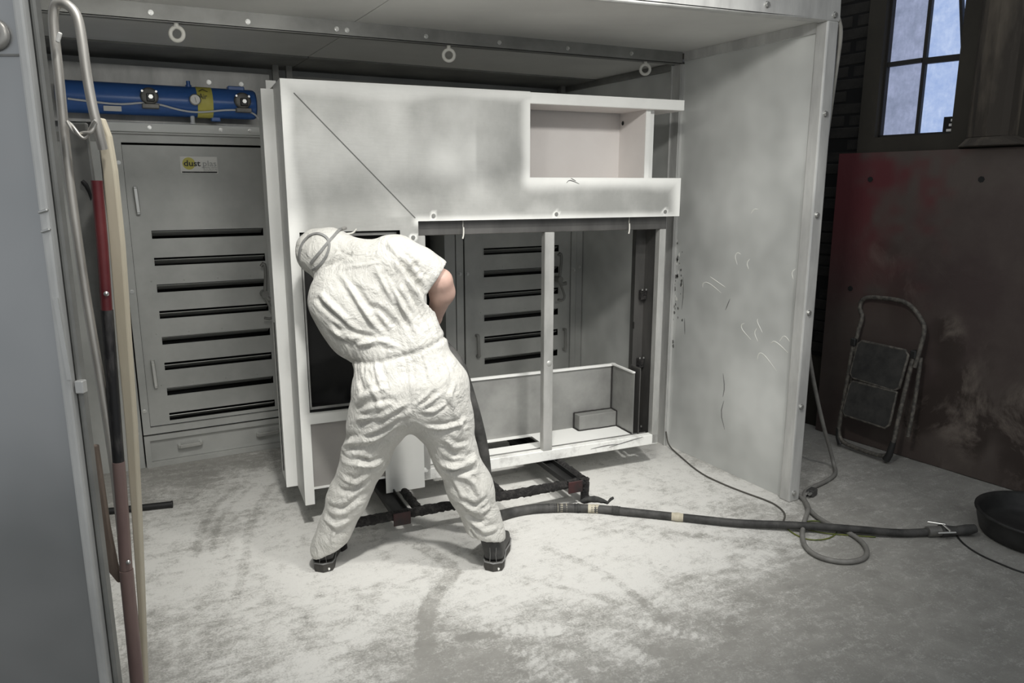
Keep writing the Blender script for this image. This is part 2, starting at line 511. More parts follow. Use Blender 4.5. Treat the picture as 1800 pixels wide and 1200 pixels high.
# window: dark sash, cross bars, four panes, tilted top light bar and a vent plate
win = MB()
win.box(.312, .326, .07, .16, 1.935, 2.78); win.box(.758, .772, .07, .16, 1.935, 2.78)
win.box(.312, .772, .07, .16, 1.935, 1.949); win.box(.312, .772, .07, .16, 2.766, 2.78)
win = win.build('window_1', M['sash'], None, label='dirty frosted workshop window with black glazing bars', kind='structure')
win.location, win.rotation_euler = WALL_LOC, (0, 0, WALL_RZ)
mu = MB().box(.535, .556, .08, .13, 1.949, 2.766).build('mullion', M['sash'], win)
MB().bar((.326, .10, 2.362), (.535, .10, 2.362), .05, .026).build('glazing_bar', M['sash'], win)
MB().bar((.556, .10, 2.355), (.758, .10, 2.350), .05, .034).build('glazing_bar', M['sash'], win)
MB().bar((.757, .09, 2.40), (.70, .09, 2.77), .03, .016).build('stay_bar', M['sash'], win)
def pane_mat(name, a, c, s, strength):
    m, nt, b = nmat(name)
    n1 = noise_fac(nt, 14, 6, .7, (1, 1, 1), .3, .7)
    n2 = noise_fac(nt, 60, 3, .6, (1, .3, .3), .35, .75)
    f = math_n(nt, 'MULTIPLY', n1, math_n(nt, 'MULTIPLY_ADD', n2, .45)); 
    f.node.inputs[1].links[0].from_node.inputs[2].default_value = .55
    col = mixc(nt, f, a, c)
    b.inputs['Base Color'].default_value = (.10, .11, .13, 1)
    b.inputs['Roughness'].default_value = .5
    nt.links.new(col, b.inputs['Emission Color'])
    b.inputs['Emission Strength'].default_value = strength
    return m
pl = pane_mat('daylit_frosted_glass_dirty', (.22, .26, .38), (.42, .47, .68), 1, .85)
pr = pane_mat('daylit_frosted_glass', (.34, .47, .80), (.62, .74, 1.0), 1, .85)
for x0, x1, z0, z1, mm in ((.326, .535, 1.949, 2.35, pl), (.556, .758, 1.949, 2.345, pr), (.326, .535, 2.374, 2.766, pl), (.556, .758, 2.37, 2.766, pr)):
    MB().box(x0, x1, .104, .109, z0, z1).build('pane', mm, win)
v = MB().box(.694, .758, .088, .103, 1.949, 2.032).build('vent_plate', M['black_plastic'], win)
for z0, dx in ((2.012, .02), (1.986, .012), (1.957, .0)):
    MB().bar((.715 + dx, .0875, z0), (.752, .0875, z0), .002, .014).build('vent_slat', M['white_plastic'], v)
# red-brown board against the wall
bd = thing('painted_board', 'large grimy red-brown sheet leaning flat on the wall under the window', 'board', WALL_LOC, WALL_RZ)
m, nt, b = nmat('grimy_red_board')
f1 = noise_fac(nt, 1.5, 5, .6, (1, 1, 1), .38, .6)
f2 = noise_fac(nt, 3.2, 8, .7, (1, 1, .7), .5, .66, dist=.6)
f3 = noise_fac(nt, 2.2, 3, .6, (1, 1, 1), .35, .65)
at = node(nt, 'ShaderNodeAttribute', attribute_name='bare')
red = mixc(nt, f1, (.066, .046, .043), (.10, .08, .07))
at2 = node(nt, 'ShaderNodeAttribute', attribute_name='redness')
red2 = mixc(nt, at2.outputs['Fac'], red, (.12, .022, .028))
bare = mixc(nt, f2, (.045, .032, .027), (.21, .175, .15))
nt.links.new(mixc(nt, at.outputs['Fac'], red2, bare), b.inputs['Base Color'])
b.inputs['Roughness'].default_value = .6
bump(nt, b, f2, .15, .01)
vs, fs = cutsheet([(.105, 2.3, .004, 1.845)], [], .105, 2.3, .004, 1.845, .022)
sh = MB().add(vs, fs).build('sheet', m, bd)
xs = np.array([q[0] for q in vs]); zs = np.array([q[2] for q in vs])
nn = vnoise(xs, zs, 7, 21) - .5 + .6 * (vnoise(xs, zs, 18, 22) - .5)
bare = np.zeros(len(xs))
for cx, cz, rx, rz_ in ((.98, .42, .22, .34), (.80, .28, .14, .22), (1.12, .28, .12, .28), (.92, .72, .12, .2), (1.35, .3, .2, .3), (.5, 1.25, .12, .1), (.6, .95, .1, .2)):
    bare = np.maximum(bare, (1 - sstep(.5, 1.15, np.hypot((xs - cx) / rx, (zs - cz) / rz_) + .7 * nn)) * (1 if cz < .9 else .35))
float_attr(sh, 'bare', bare)
float_attr(sh, 'redness', (1 - sstep(.25, .8, xs + .5 * nn)) * sstep(.7, 1.6, zs) * .9)
s_ = sh.modifiers.new('thickness', 'SOLIDIFY'); s_.thickness = .016; s_.offset = -1
for x, z in ((.334, 1.684), (.982, 1.68), (.269, .998)):
    MB().ngon_prism((x, -.004, z), (x, .002, z), .017, 7).build('fixing_hole', M['black_gap'], bd)
# ------------------------------------------------------------------ the galvanised booth
booth = thing('blast_booth', 'galvanised sheet steel blasting booth enclosing the white cabinet', 'booth', (1.42, 2.6, 0))
BI = Matrix.Translation((-1.42, -2.6, 0))
def bpart(mb, name, mat, parent=None, bevel=0, **k):
    mb.v = [tuple(Vector(p) + Vector((-1.42, -2.6, 0))) for p in mb.v]
    return mb.build(name, mat, parent or booth, bevel, **k)
XR, XL = 3.08, -.24
bpart(MB().box(XR, XR + .02, 2.63, 3.575, 0, 2.375), 'side_panel', M['galv'])
bpart(MB().box(XR + .002, XR + .02, 3.655, 5.02, 0, 2.36), 'side_panel', M['galv'])
bpart(MB().box(XL - .02, XL, 2.63, 5.02, 0, 2.38), 'side_panel', M['galv'])
post = bpart(MB().box(3.055, 3.131, 2.56, 2.63, 0, 2.40), 'corner_post', M['galv_frame'], bevel=.008, seg=2)
def bolt(x, y, z, ax, parent, r=.011, name='bolt', mat=None):
    a = Vector(ax)
    p0 = Vector((x, y, z))
    mb = MB().cyl(p0, p0 + a * .003, r * 1.35, 12).ngon_prism(p0 + a * .003, p0 + a * .011, r, 6)
    if parent is not None and parent in BOOTHSET: return bpart(mb, name, mat or M['bolt'], parent)
    return mb.build(name, mat or M['bolt'], parent)
bpart(MB().box(3.0785, 3.081, 2.630, 2.636, 0.01, 2.355), 'panel_edge', M['white_primer'])
bpart(MB().box(3.0780, 3.0812, 2.636, 2.6405, 0.01, 2.355), 'panel_seam', M['mark_dark'])
BOOTHSET = [post]
for z in (1.982, 1.505, 1.019, .526, .05): bolt(3.086, 2.56, z, (0, -1, 0), post)
js = bpart(MB().box(3.058, 3.082, 3.572, 3.658, 0, 2.34).box(3.05, 3.06, 3.572, 3.58, 0, 2.34).box(3.05, 3.06, 3.65, 3.658, 0, 2.34), 'joint_strip', M['galv_frame'])
bpart(MB().box(3.062, 3.082, 2.63, 3.56, 2.355, 2.405), 'wall_angle', M['galv_frame'])
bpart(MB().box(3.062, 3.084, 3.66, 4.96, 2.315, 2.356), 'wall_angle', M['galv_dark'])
# roof sheets with open joints
ROOF_T = .0108                                                        # the roof sags a little to the left
def rz(x): return 2.406 - ROOF_T * (3.1 - x)
for x0, x1 in ((XL - .02, 1.106), (1.110, 3.12)):
    vs = [(x, y, rz(x) + dz) for dz in (0, .015) for x, y in ((x0, 2.592), (x1, 2.592), (x1, 3.605), (x0, 3.605))]
    bpart(MB().add(vs, [(3, 2, 1, 0), (4, 5, 6, 7), (0, 1, 5, 4), (1, 2, 6, 5), (2, 3, 7, 6), (3, 0, 4, 7)]), 'roof_panel', M['galv_roof'])
    bpart(MB().box(x0, x1, 3.6, 4.46, 2.358, 2.372), 'roof_panel', M['galv_roof'])
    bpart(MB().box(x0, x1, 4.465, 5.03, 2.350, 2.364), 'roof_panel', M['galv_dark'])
bpart(MB().add([(x, y, rz(x) + dz) for dz in (.016, .024) for x, y in ((1.07, 2.6), (1.15, 2.6), (1.15, 3.605), (1.07, 3.605))], [(3, 2, 1, 0), (4, 5, 6, 7), (0, 1, 5, 4), (1, 2, 6, 5), (2, 3, 7, 6), (3, 0, 4, 7)]).box(1.07, 1.15, 3.6, 5.03, 2.373, 2.38).box(XL, 3.1, 4.42, 4.5, 2.373, 2.38), 'roof_joint_light_stop', M['galv_dark'])  # added above the joints to stop sky light coming through
fas = bpart(MB().bar((XL, 2.575, 2.36), (3.135, 2.575, 2.50), .03, .19).bar((XL, 2.59, 2.30), (3.135, 2.59, 2.405), .06, .012), 'fascia', M['galv_frame'], bevel=.004)
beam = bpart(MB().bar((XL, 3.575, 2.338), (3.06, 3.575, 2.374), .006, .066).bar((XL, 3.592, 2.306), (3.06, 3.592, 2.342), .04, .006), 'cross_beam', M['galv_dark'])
BOOTHSET += [fas, beam]
for x in (-.1, .75, 1.6, 2.657, 3.095): bolt(x, 2.56, 2.425 if x > 2 else 2.42, (0, -1, 0), fas)
for x, z in ((.254, 2.339), (.634, 2.34), (1.022, 2.346), (1.07, 2.345), (1.459, 2.352), (1.858, 2.357), (2.268, 2.362), (2.69, 2.369)):
    bolt(x, 3.572, z, (0, -1, 0), beam, .008)
for x, z in ((.348, 2.274), (1.586, 2.284), (2.805, 2.301)):
    e = MB().torus((x, 3.59, z - .006), .027, .0085, (.5, 1, 0), 28, 10).lathe([(0, .052), (.009, .052), (.010, .03), (.015, .022), (.0, .022)], 14, (x, 3.59, z - .001))
    bpart(e, 'lifting_eye', M['ivory'], beam, label='chalky white lifting eye under the beam')
# pale scrapes and dark smears on the right wall
SCR = [[(3.061, 1.216), (3.086, 1.262), (3.066, 1.285), (3.04, 1.275)], [(2.975, 1.199), (2.994, 1.232), (2.971, 1.255)], [(3.326, 1.057), (3.328, 1.084), (3.281, 1.093), (3.17, 1.043)],
       [(3.27, 1.127), (3.142, 1.079)], [(2.924, .814), (3.001, .862), (3.003, .888), (2.978, .898)], [(2.847, .869), (2.892, .922), (2.886, .938)], [(2.875, .814), (2.907, .856), (2.889, .884)],
       [(2.783, .821), (2.758, .842), (2.665, .792)], [(2.87, .713), (2.865, .752), (2.829, .756), (2.731, .679)], [(2.727, .841), (2.7, .883), (2.66, .853)], [(2.984, 1.5), (2.966, 1.524), (2.934, 1.522)], [(2.669, 1.179), (2.683, 1.213), (2.656, 1.233)]]
wall_sheet = [o for o in booth.children if o.name == 'side_panel'][0] if booth.children else None
for s in SCR:
    mb = MB().tube([(XR - .0002, y, z) for y, z in s], [.0012, .0035, .0035, .001], 6, smooth_path=2)
    mb.v = [(XR + (x - XR) * .25, y, z) for x, y, z in mb.v]
    bpart(mb, 'scrape', M['mark_white'], None)
for s in ([(3.12, .58), (3.10, .5), (3.11, .44)], [(3.1, .42), (3.12, .34), (3.08, .25)], [(3.13, .95), (3.1, 1.02)], [(3.5, .9), (3.49, 1.0), (3.5, 1.1)], [(3.46, .75), (3.47, .85)]):
    mb = MB().tube([(XR - .0002, y, z) for y, z in s], [.001, .004, .001], 6, smooth_path=1)
    mb.v = [(XR + (x - XR) * .25, y, z) for x, y, z in mb.v]
    bpart(mb, 'scrape', M['mark_dark'], None)

# flaking patch on the joint of the right wall
rr = random.Random(3)
for mat_, n_ in ((M['mark_dark'], 46), (M['mark_white'], 26)):
    fk = MB()
    for i in range(n_):
        y, z, q = 3.56 + abs(rr.gauss(0, .06)) * -1 + .05, 1.02 + rr.gauss(0, .17), rr.uniform(.004, .013)
        k = rr.randint(5, 7)
        fk.add([(XR - .0006, y + q * rr.uniform(.4, 1) * math.cos(6.283 * j / k), z + 1.7 * q * rr.uniform(.4, 1) * math.sin(6.283 * j / k)) for j in range(k)], [tuple(range(k))])
    bpart(fk, 'flaking_paint', mat_, None, kind='stuff')

# ------------------------------------------------------------------ filter units along the back (front face at y = 4.73)
FY = 4.73
def U_handle(mb_parent, p0, p1, out, mat, name='handle', r=.011):
    p0, p1, out = Vector(p0), Vector(p1), Vector(out)
    d = (p1 - p0).normalized()
    mb = MB().bar(p0 + out * .036, p1 + out * .036, .02, .012, out)
    mb.bar(p0 + out * 0, p0 + out * .036, .02, .018, d).bar(p1, p1 + out * .036, .02, .018, d)
    return mb.build(name, mat, mb_parent, bevel=.003)
def filter_unit(x0, x1, dz, lit_handles, label):
    """x0..x1 outer width, dz lowers the louvre series"""
    t = thing('filter_unit', label, 'filter unit', (x0, FY, 0), 0, 'grey filter units along the booth back')
    g, gd = M['filter_grey'], M['galv_frame']
    W = x1 - x0
    for a in (0.0, W - .055):
        pst = MB().box(a, a + .055, 0, .5, 0, 1.925).build('frame_post', g, t, bevel=.003)
        for z in (1.72, 1.06, .22): bolt(a + .028, 0, z, (0, -1, 0), pst, .009)
    led = MB().box(0, W, -.02, .16, 1.935, 1.985).box(0, W, -.005, .5, 1.925, 1.935).build('top_ledge', M['galv'], t, bevel=.003)
    for x in (.25, .62, .78): bolt(x, -.02, 1.96, (0, -1, 0), led, .008)
    MB().box(.06, W - .06, .12, .5, .02, 1.92).build('filter_chamber', M['black_gap'], t)  # solid black block colours in the inner shade behind the slots
    # mitred door frame
    a, b_, z0, z1 = .062, W - .06, .205, 1.918
    fr = MB()
    for q in ([(a, z0), (a + .04, z0 + .04), (a + .04, z1 - .04), (a, z1)], [(a, z1), (a + .04, z1 - .04), (b_ - .04, z1 - .04), (b_, z1)],
              [(b_, z1), (b_ - .04, z1 - .04), (b_ - .04, z0 + .04), (b_, z0)], [(b_, z0), (b_ - .04, z0 + .04), (a + .04, z0 + .04), (a, z0)]):
        fr.prism(q, .02, Matrix.Translation((0, -.006, 0)))
    f = fr.build('door_frame', g, t)
    for z in (1.77, 1.058, .352): bolt(a + .018, -.006, z, (0, -1, 0), f, .009)
    for z in (1.04, .29): bolt(b_ - .02, -.006, z + .0, (0, -1, 0), f, .009)
    # louvred door
    da, db, dz0, dz1 = a + .042, b_ - .042, z0 + .045, z1 - .052
    sx0, sx1 = da + .10, db - .10
    slots = [(sx0, sx1, 1.396 + dz - .1525 * k * 1.01 - .046, 1.396 + dz - .1525 * k * 1.01) for k in range(8)]
    vs, fs = cutsheet([(da, db, dz0, dz1)], slots, da, db, dz0, dz1, .4, y=.012)
    d = MB().add(vs, fs).build('door', g, t)
    sm = d.modifiers.new('thickness', 'SOLIDIFY'); sm.thickness = .004; sm.offset = -1
    for k, (sa, sb, c, e) in enumerate(slots):
        droop = (.028, .014, .026, .010, .030, .006, .028, .004)[k]
        MB().bar((sa + .003, .045, c + .012 + droop * .5), (sb - .003, .045, c + .012 + droop * .6), .055, .003, (0, .55, 1)).build('louvre', g, d)
        MB().bar((sa, .02, (c + e) / 2), (sa + .006, .02, (c + e) / 2), .03, e - c, (0, 0, 1)).build('louvre_end', g, d)
        if k in (2, 4, 6):
            for x in (sa - .02, sa + (sb - sa) * .25, sa + (sb - sa) * .55, sa + (sb - sa) * .85):
                MB().lathe([(0, .004), (.004, .003), (.006, 0)], 8, M=Matrix.Rotation(math.pi / 2, 4, 'X'), loc=(x, .010, e + .02)).build('rivet', g, d)
    hm = M['bolt'] if lit_handles else M['galv_dark']  # occluded unit gets darker handles: its shade is put into their colour
    U_handle(d, (da + .045, .01, 1.634 + dz * .7), (da + .05, .01, 1.497 + dz * .7), (0, -1, 0), hm)
    U_handle(d, (da + .045, .01, .643 + dz), (da + .05, .01, .494 + dz), (0, -1, 0), hm)
    U_handle(d, (db - .05, .01, .62 + dz), (db - .05, .01, .47 + dz), (0, -1, 0), hm)
    lx_ = db - .05
    lv = MB().tube([(lx_ - .085, -.04, 1.17 + dz), (lx_ - .07, -.05, 1.193 + dz), (lx_ - .06, -.05, 1.15 + dz), (lx_ - .075, -.045, 1.0 + dz)], .0105, 8, smooth_path=1)
    lv.tube([(lx_ - .075, .012, 1.0 + dz), (lx_ - .075, -.065, 1.0 + dz)], .023, 10)
    lv.tube([(lx_ - .075, -.045, 1.0 + dz), (lx_ - .055, -.05, .965 + dz), (lx_ - .02, -.05, .97 + dz)], .015, 8)
    lv.tube([(lx_ - .08, -.05, .99 + dz), (lx_ - .05, -.055, .92 + dz), (lx_ - .03, -.055, .87 + dz), (lx_ - .05, -.055, .845 + dz), (lx_ - .09, -.055, .855 + dz)], .009, 8, smooth_path=1)
    lv.build('latch_lever', M['galv_dark'], d)
    # bottom drawer
    dr = MB()
    for q in ([(a, .0), (a + .03, .03), (a + .03, .165), (a, .195)], [(a, .195), (a + .03, .165), (b_ - .03, .165), (b_, .195)], [(b_, .195), (b_ - .03, .165), (b_ - .03, .03), (b_, 0)], [(b_, 0), (b_ - .03, .03), (a + .03, .03), (a, 0)]):
        dr.prism(q, .02, Matrix.Translation((0, -.006, 0)))
    dr.build('drawer_frame', g, t)
    dw = MB().box(a + .03, b_ - .03, .018, .03, .03, .165).build('drawer', g, t)
    for hx in (.25, W - .32):
        U_handle(dw, (hx, .018, .105), (hx + .12, .018, .108), (0, -1, 0), M['bolt'])
    return t
fu1 = filter_unit(.025, 1.05, 0, True, 'grey louvred filter unit at far left under the blue air tank')
fu2 = filter_unit(1.065, 1.84, -.01, True, 'grey filter unit behind the white cabinet, all but hidden')
fu3 = filter_unit(2.06, 3.078, -.016, False, 'grey louvred filter unit seen through the open right half of the cabinet')
fu3.location.y = 4.60
bpart(MB().box(1.84, 1.98, 4.86, 4.9, 0, 1.93), 'gap_shade', M['black_gap'])  # black sheet painted in for the shade of the gap
for x0, x1, y in ((-.03, .02, FY), (1.98, 2.055, 4.6)):
    bpart(MB().box(x0, x1, y + .004, y + .3, 0, 1.93), 'filler_strip', M['filter_grey'])
bpart(MB().box(XL, -.035, FY + .02, FY + .3, 0, 1.93), 'filler_strip', M['filter_grey'])
bpart(MB().box(XL - .02, XR + .02, 5.0, 5.02, 1.9, 2.36), 'back_panel', M['galv'])
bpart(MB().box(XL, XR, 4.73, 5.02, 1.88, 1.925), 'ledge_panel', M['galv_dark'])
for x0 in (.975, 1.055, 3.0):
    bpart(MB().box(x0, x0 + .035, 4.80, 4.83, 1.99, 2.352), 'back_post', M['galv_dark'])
bk = bpart(MB().box(XL, .965, 4.86, 4.868, 1.99, 2.30), 'tank_backplate', M['tube_steel'])  # paler steel than the right-hand plate puts light into its colour
BOOTHSET += [bk]
for x in (.62, .80): bolt(x, 4.858, 2.235, (0, -1, 0), bk, .010)
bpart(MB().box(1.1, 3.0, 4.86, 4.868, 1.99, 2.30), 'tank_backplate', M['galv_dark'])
# sign on the left door
sg = thing('maker_sign', 'small white sign with yellow disc and black lettering on the left filter door', 'sign', (.416, FY + .003, 1.715))
MB().box(0, .2, 0, .004, 0, .095).build('plate', M['white_plastic'], sg, bevel=.001)
MB().cyl((.046, .0005, .055), (.046, -.0005, .055), .034, 28).build('disc', M['yellow'], sg)
text_mesh('dust', .046, M['black_plastic'], sg, 'lettering', Matrix.Translation((.018, -.0012, .041)), bold=.0008, sx=1.12)
text_mesh('plas', .046, pbr('faded_grey_ink', (.42, .42, .41), None, .6), sg, 'lettering', Matrix.Translation((.118, -.0012, .041)), sx=1.1)
ink = M['galv_dark']
for z, tx in ((.031, 'SCIENTIFIC LIMITED'), (.0215, 'TEL 01 706 377 666'), (.0125, 'www.dustplas.co.uk')):
    text_mesh(tx, .0082, ink, sg, 'lettering', Matrix.Translation((.197, -.0012, z)), align='RIGHT', sx=1.15)
MB().box(.007, .195, -.0006, .0005, .003, .0105).build('footer_strip', M['scuff_black'], sg)

# ------------------------------------------------------------------ blue air tank over the left unit
TX0, TX1, TY, TZ, TR = -.16, .848, 4.735, 2.107, .083
tank = thing('air_tank', 'blue compressed air tank lying above the left filter unit', 'air tank', (TX0, TY, TZ))
RY = Matrix.Rotation(math.pi / 2, 4, 'Y')
L_ = TX1 - TX0
MB().lathe([(0, 0), (.05, .004), (TR * .96, .015), (TR, .04), (TR, L_ - .03), (TR * .985, L_ - .012), (TR * .9, L_), (TR * .88, L_ - .004), (0, L_ - .006)], 40, M=RY).build('shell', M['blue'], tank)
bx0 = .527 - TX0
bd_ = MB().lathe([(TR + .001, bx0), (TR + .0015, bx0 + .001), (TR + .0015, bx0 + .081), (TR + .001, bx0 + .082)], 40, M=RY).build('yellow_band', M['yellow'], tank, label='yellow band round the tank')
for (tx, sz, oz) in (('Air', .042, .012),):
    text_mesh(tx, sz, M['scuff_black'], bd_, 'lettering', Matrix.Translation((bx0 + .008, -TR - .003, oz)), sx=.8)
MB().bar((bx0 + .01, -TR - .002, .052), (bx0 + .032, -TR * .78, .066), .003, .003).bar((bx0 + .032, -TR * .78, .066), (bx0 + .055, -TR - .002, .052), .003, .003).build('emblem', M['scuff_black'], bd_)
for x in (.285, .765):
    lx = x - TX0
    v = MB().lathe([(0, 0), (.043, 0), (.046, .012), (.045, .03), (.038, .04), (0, .041)], 24, M=Matrix.Rotation(math.pi / 2, 4, 'X'), loc=(lx, -TR + .012, .012))
    v.box(lx - .04, lx + .044, -TR - .03, -TR + .02, -.052, -.028)
    v = v.build('diaphragm_valve', M['cast_grey'], tank, bevel=.003)
    MB().box(lx - .016, lx + .022, -TR - .048, -TR - .026, -.018, .024).build('solenoid', M['black_plastic'], v, bevel=.003)
    MB().ngon_prism((lx + .004, -TR - .048, .006), (lx + .004, -TR - .056, .006), .012, 6).build('nut', M['bolt'], v)
    for dx, dz_ in ((-.034, .03), (.034, .03)):
        MB().cyl((lx + dx, -TR - .016, .012 + dz_ * .8), (lx + dx, -TR - .03, .012 + dz_ * .8), .006, 8).build('screw', M['bolt'], v)
gx_ = .512 - TX0
gg = MB().lathe([(0, 0), (.027, 0), (.030, .004), (.030, .022), (0, .022)], 28, M=Matrix.Rotation(math.pi / 2, 4, 'X'), loc=(gx_, -TR - .012, .004)).build('pressure_gauge', M['bolt'], tank)
MB().cyl((gx_, -TR - .0335, .004), (gx_, -TR - .0355, .004), .025, 24).build('dial', M['white_plastic'], gg)
MB().bar((gx_ + .004, -TR - .036, -.012), (gx_ - .001, -TR - .036, .016), .002, .003, (0, -1, 0)).build('needle', M['black_plastic'], gg)
MB().cyl((.495 - TX0, 0, TR - .01), (.495 - TX0, 0, TR + .03), .011, 12).cyl((.495 - TX0, 0, TR - .004), (.495 - TX0, 0, TR + .008), .016, 12).build('inlet_port', M['blue'], tank)
MB().cyl((.50 - TX0, -.02, -TR + .01), (.50 - TX0, -.02, -TR - .03), .012, 12).cyl((.50 - TX0, -.02, -TR - .03), (.50 - TX0, -.02, -TR - .038), .017, 12).build('drain_port', M['hose_grey'], tank)
MB().box(.70 - TX0, .79 - TX0, -.03, .03, TR - .012, TR + .014).build('bracket', M['blue'], tank, bevel=.004)
MB().box(.6 - TX0, .65 - TX0, -.02, .03, -TR - .018, -TR + .01).build('bracket', M['blue'], tank, bevel=.004)
MB().bar((.06 - TX0, -TR * .82, -.058), (.145 - TX0, -TR * .82, -.058), .002, .030, (0, -.75, 1)).build('label_plate', M['white_plastic'], tank)
pts = [(-.1, -.02), (.02, -.03), (.10, -.036), (.17, -.034), (.25, -.022), (.33, -.026), (.42, -.05), (.50, -.06), (.58, -.055), (.66, -.042), (.74, -.038), (.81, -.045), (.85, -.07), (.87, -.1)]
MB().tube([(x - TX0, -math.sqrt(max(.0004, (TR + .008) ** 2 - z * z)), z) for x, z in pts], .0055, 8, smooth_path=2).build('pilot_hose', M['hose_grey'], tank)
# ------------------------------------------------------------------ white primed sheet metal cabinet on the pipe stand
CAB_LOC, CAB_RZ = (.7285, 3.4497, 0), math.radians(-5.0)
cab = thing('metal_cabinet', 'tall white-primed sheet metal cabinet with open window box and bare steel frame', 'cabinet', CAB_LOC, CAB_RZ)
# primed steel: white where the primer mist is thick (edges), bare brushed steel in the middle
m, nt, b = nmat('misted_primer_on_steel')
at = node(nt, 'ShaderNodeAttribute', attribute_name='primer')
n1 = noise_fac(nt, 2.6, 6, .62, (1, 1, .8), .3, .7)
n2 = noise_fac(nt, 90, 2, .5, (.15, 1, 1), .3, .7)
steel = mixc(nt, n1, (.33, .33, .315), (.47, .47, .45))
f = math_n(nt, 'MULTIPLY_ADD', math_n(nt, 'SUBTRACT', n1, .5), .25); nt.links.new(at.outputs['Fac'], f.node.inputs[2])
f = math_n(nt, 'MULTIPLY', f, 1.0, True)
nt.links.new(mixc(nt, f, steel, (.86, .86, .83)), b.inputs['Base Color'])
mt = math_n(nt, 'MULTIPLY_ADD', f, -.3); mt.node.inputs[2].default_value = .3
nt.links.new(mt, b.inputs['Metallic'])
b.inputs['Roughness'].default_value = .5
bump(nt, b, n2, .02, .01)
M['misted'] = m

rects = [(0, 1.188, 1.48, 2.10), (1.188, 2.105, 2.045, 2.097), (1.188, 2.105, 1.48, 1.687), (0, .045, .13, 1.48), (.045, .51, 1.44, 1.48),
         (.51, .60, .125, 1.48), (.398, .51, .125, .535), (.045, .51, .535, .592)]
vs, fs = cutsheet(rects, [], 0, 2.105, .125, 2.10, .014)
fp_ = MB().add(vs, fs).build('front_panel', M['misted'], cab)
xs, zs = np.array([q[0] for q in vs]), np.array([q[2] for q in vs])
edges = [((0, .13), (0, 2.1)), ((0, 2.1), (1.188, 2.1)), ((1.188, 2.045), (1.188, 1.687)), ((1.188, 1.687), (2.105, 1.687)), ((2.105, 1.687), (2.105, 1.48)), ((2.105, 2.045), (1.188, 2.045))]
ed = edge_dist(xs, zs, edges)
ed2 = edge_dist(xs, zs, [((2.105, 1.48), (.60, 1.48))])
nz = vnoise(xs, zs, 4, 31) - .5
nz2 = vnoise(xs, zs, 11, 32) - .5
pr_ = np.maximum(1 - sstep(.0, .085 + .06 * nz, ed - .008), .85 * (1 - sstep(0, .04, ed2)))
pr_ = np.maximum(pr_, np.where((zs > 2.04) & (xs > 1.188), 1.0, 0))
cloud = .38 * sstep(.1, .5, nz) * (zs > 1.5) + .22 * np.exp(-((xs - .85) / .14) ** 2) * (zs > 1.5) * (1 + nz2)
cloud += .30 * np.exp(-((zs - 1.80) / .12) ** 2) * (xs < .9)
pr_ = np.maximum(pr_, cloud)
for hx, hz in ((.677, 1.505), (1.339, 1.503), (2.009, 1.506), (.573, 1.404)):
    pr_ = np.maximum(pr_, 1 - sstep(.014, .024, np.hypot(xs - hx, zs - hz)))
low = np.where(zs < .592, 1.0, 0) * 1.0
pr_ = np.maximum(pr_, low)
pr_ = np.maximum(pr_, .55 * (1 - sstep(.5, .9, zs)) * (xs < .05))
float_attr(fp_, 'primer', np.clip(pr_, 0, 1))
s_ = fp_.modifiers.new('thickness', 'SOLIDIFY'); s_.thickness = .004; s_.offset = 1
s_.offset = -1
ys = 0.0
MB().bar((.055, -.0012, 2.042), (.586, -.0012, 1.496), .0045, .002, (0, 1, 0)).build('fold_line', M['mark_dark'], cab)
for hx, hz in ((.677, 1.505), (1.339, 1.503), (2.009, 1.506), (.573, 1.404)):
    MB().cyl((hx, -.0005, hz), (hx, -.0045, hz), .010, 16).cyl((hx, -.0046, hz), (hx, -.005, hz), .0062, 12).build('rivet_nut', M['galv_dark'], cab)
for pts in ([(1.395, 1.66), (1.41, 1.675), (1.44, 1.668), (1.47, 1.655)], [(1.42, 1.684), (1.45, 1.67)]):
    mb = MB().tube([(x, -.0002, z) for x, z in pts], [.001, .003, .001], 6, smooth_path=1)
    mb.v = [(x, y * .3 - .0005, z) for x, y, z in mb.v]
    mb.build('scrape', M['mark_dark'], cab)
# left side box, its flange and the set-out back body
m2, nt2, b2 = nmat('side_primer')
gg_ = noise_fac(nt2, 2.2, 5, .6, (1, 1, .35), .3, .7)
nt2.links.new(mixc(nt2, gg_, (.50, .50, .49), (.66, .66, .645)), b2.inputs['Base Color'])
b2.inputs['Roughness'].default_value = .5; b2.inputs['Metallic'].default_value = .1
MB().box(0, .003, .002, .27, .13, 2.099).build('side_panel', m2, cab)
MB().box(0, 1.188, .002, .45, 2.097, 2.10).box(1.18, 2.105, .002, .34, 2.094, 2.097).build('top_panel', M['white_primer'], cab)
MB().box(-.056, .003, .268, .272, .13, 2.085).build('side_flange', M['white_primer'], cab)
MB().box(-.056, -.053, .272, .44, .15, 2.08).build('rear_side_panel', m2, cab)
MB().box(-.012, .035, .45, .454, 2.05, 2.145).build('rear_upstand', M['white_primer'], cab)
MB().bar((-.0585, .33, .2), (-.0585, .33, .98), .003, .006).build('side_slot', M['black_gap'], cab)
# left opening: recessed bright lip and dark lining behind it
lip = MB()
for x0, x1, z0, z1 in ((.052, .060, .60, 1.43), (.492, .50, .60, 1.43), (.052, .50, 1.418, 1.43), (.052, .50, .598, .61)):
    lip.box(x0, x1, .03, .034, z0, z1)
lip.build('opening_lip', M['tube_steel'], cab)
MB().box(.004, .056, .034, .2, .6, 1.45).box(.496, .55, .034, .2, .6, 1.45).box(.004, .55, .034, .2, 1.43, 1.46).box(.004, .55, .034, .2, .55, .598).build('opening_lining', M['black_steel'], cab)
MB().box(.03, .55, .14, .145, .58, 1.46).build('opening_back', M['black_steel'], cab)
MB().box(.046, .40, .012, .016, .213, .537).build('recess_panel', M['grey_primer'], cab)
MB().box(.046, .62, .008, .27, .203, .213).build('recess_sill', M['white_primer'], cab)
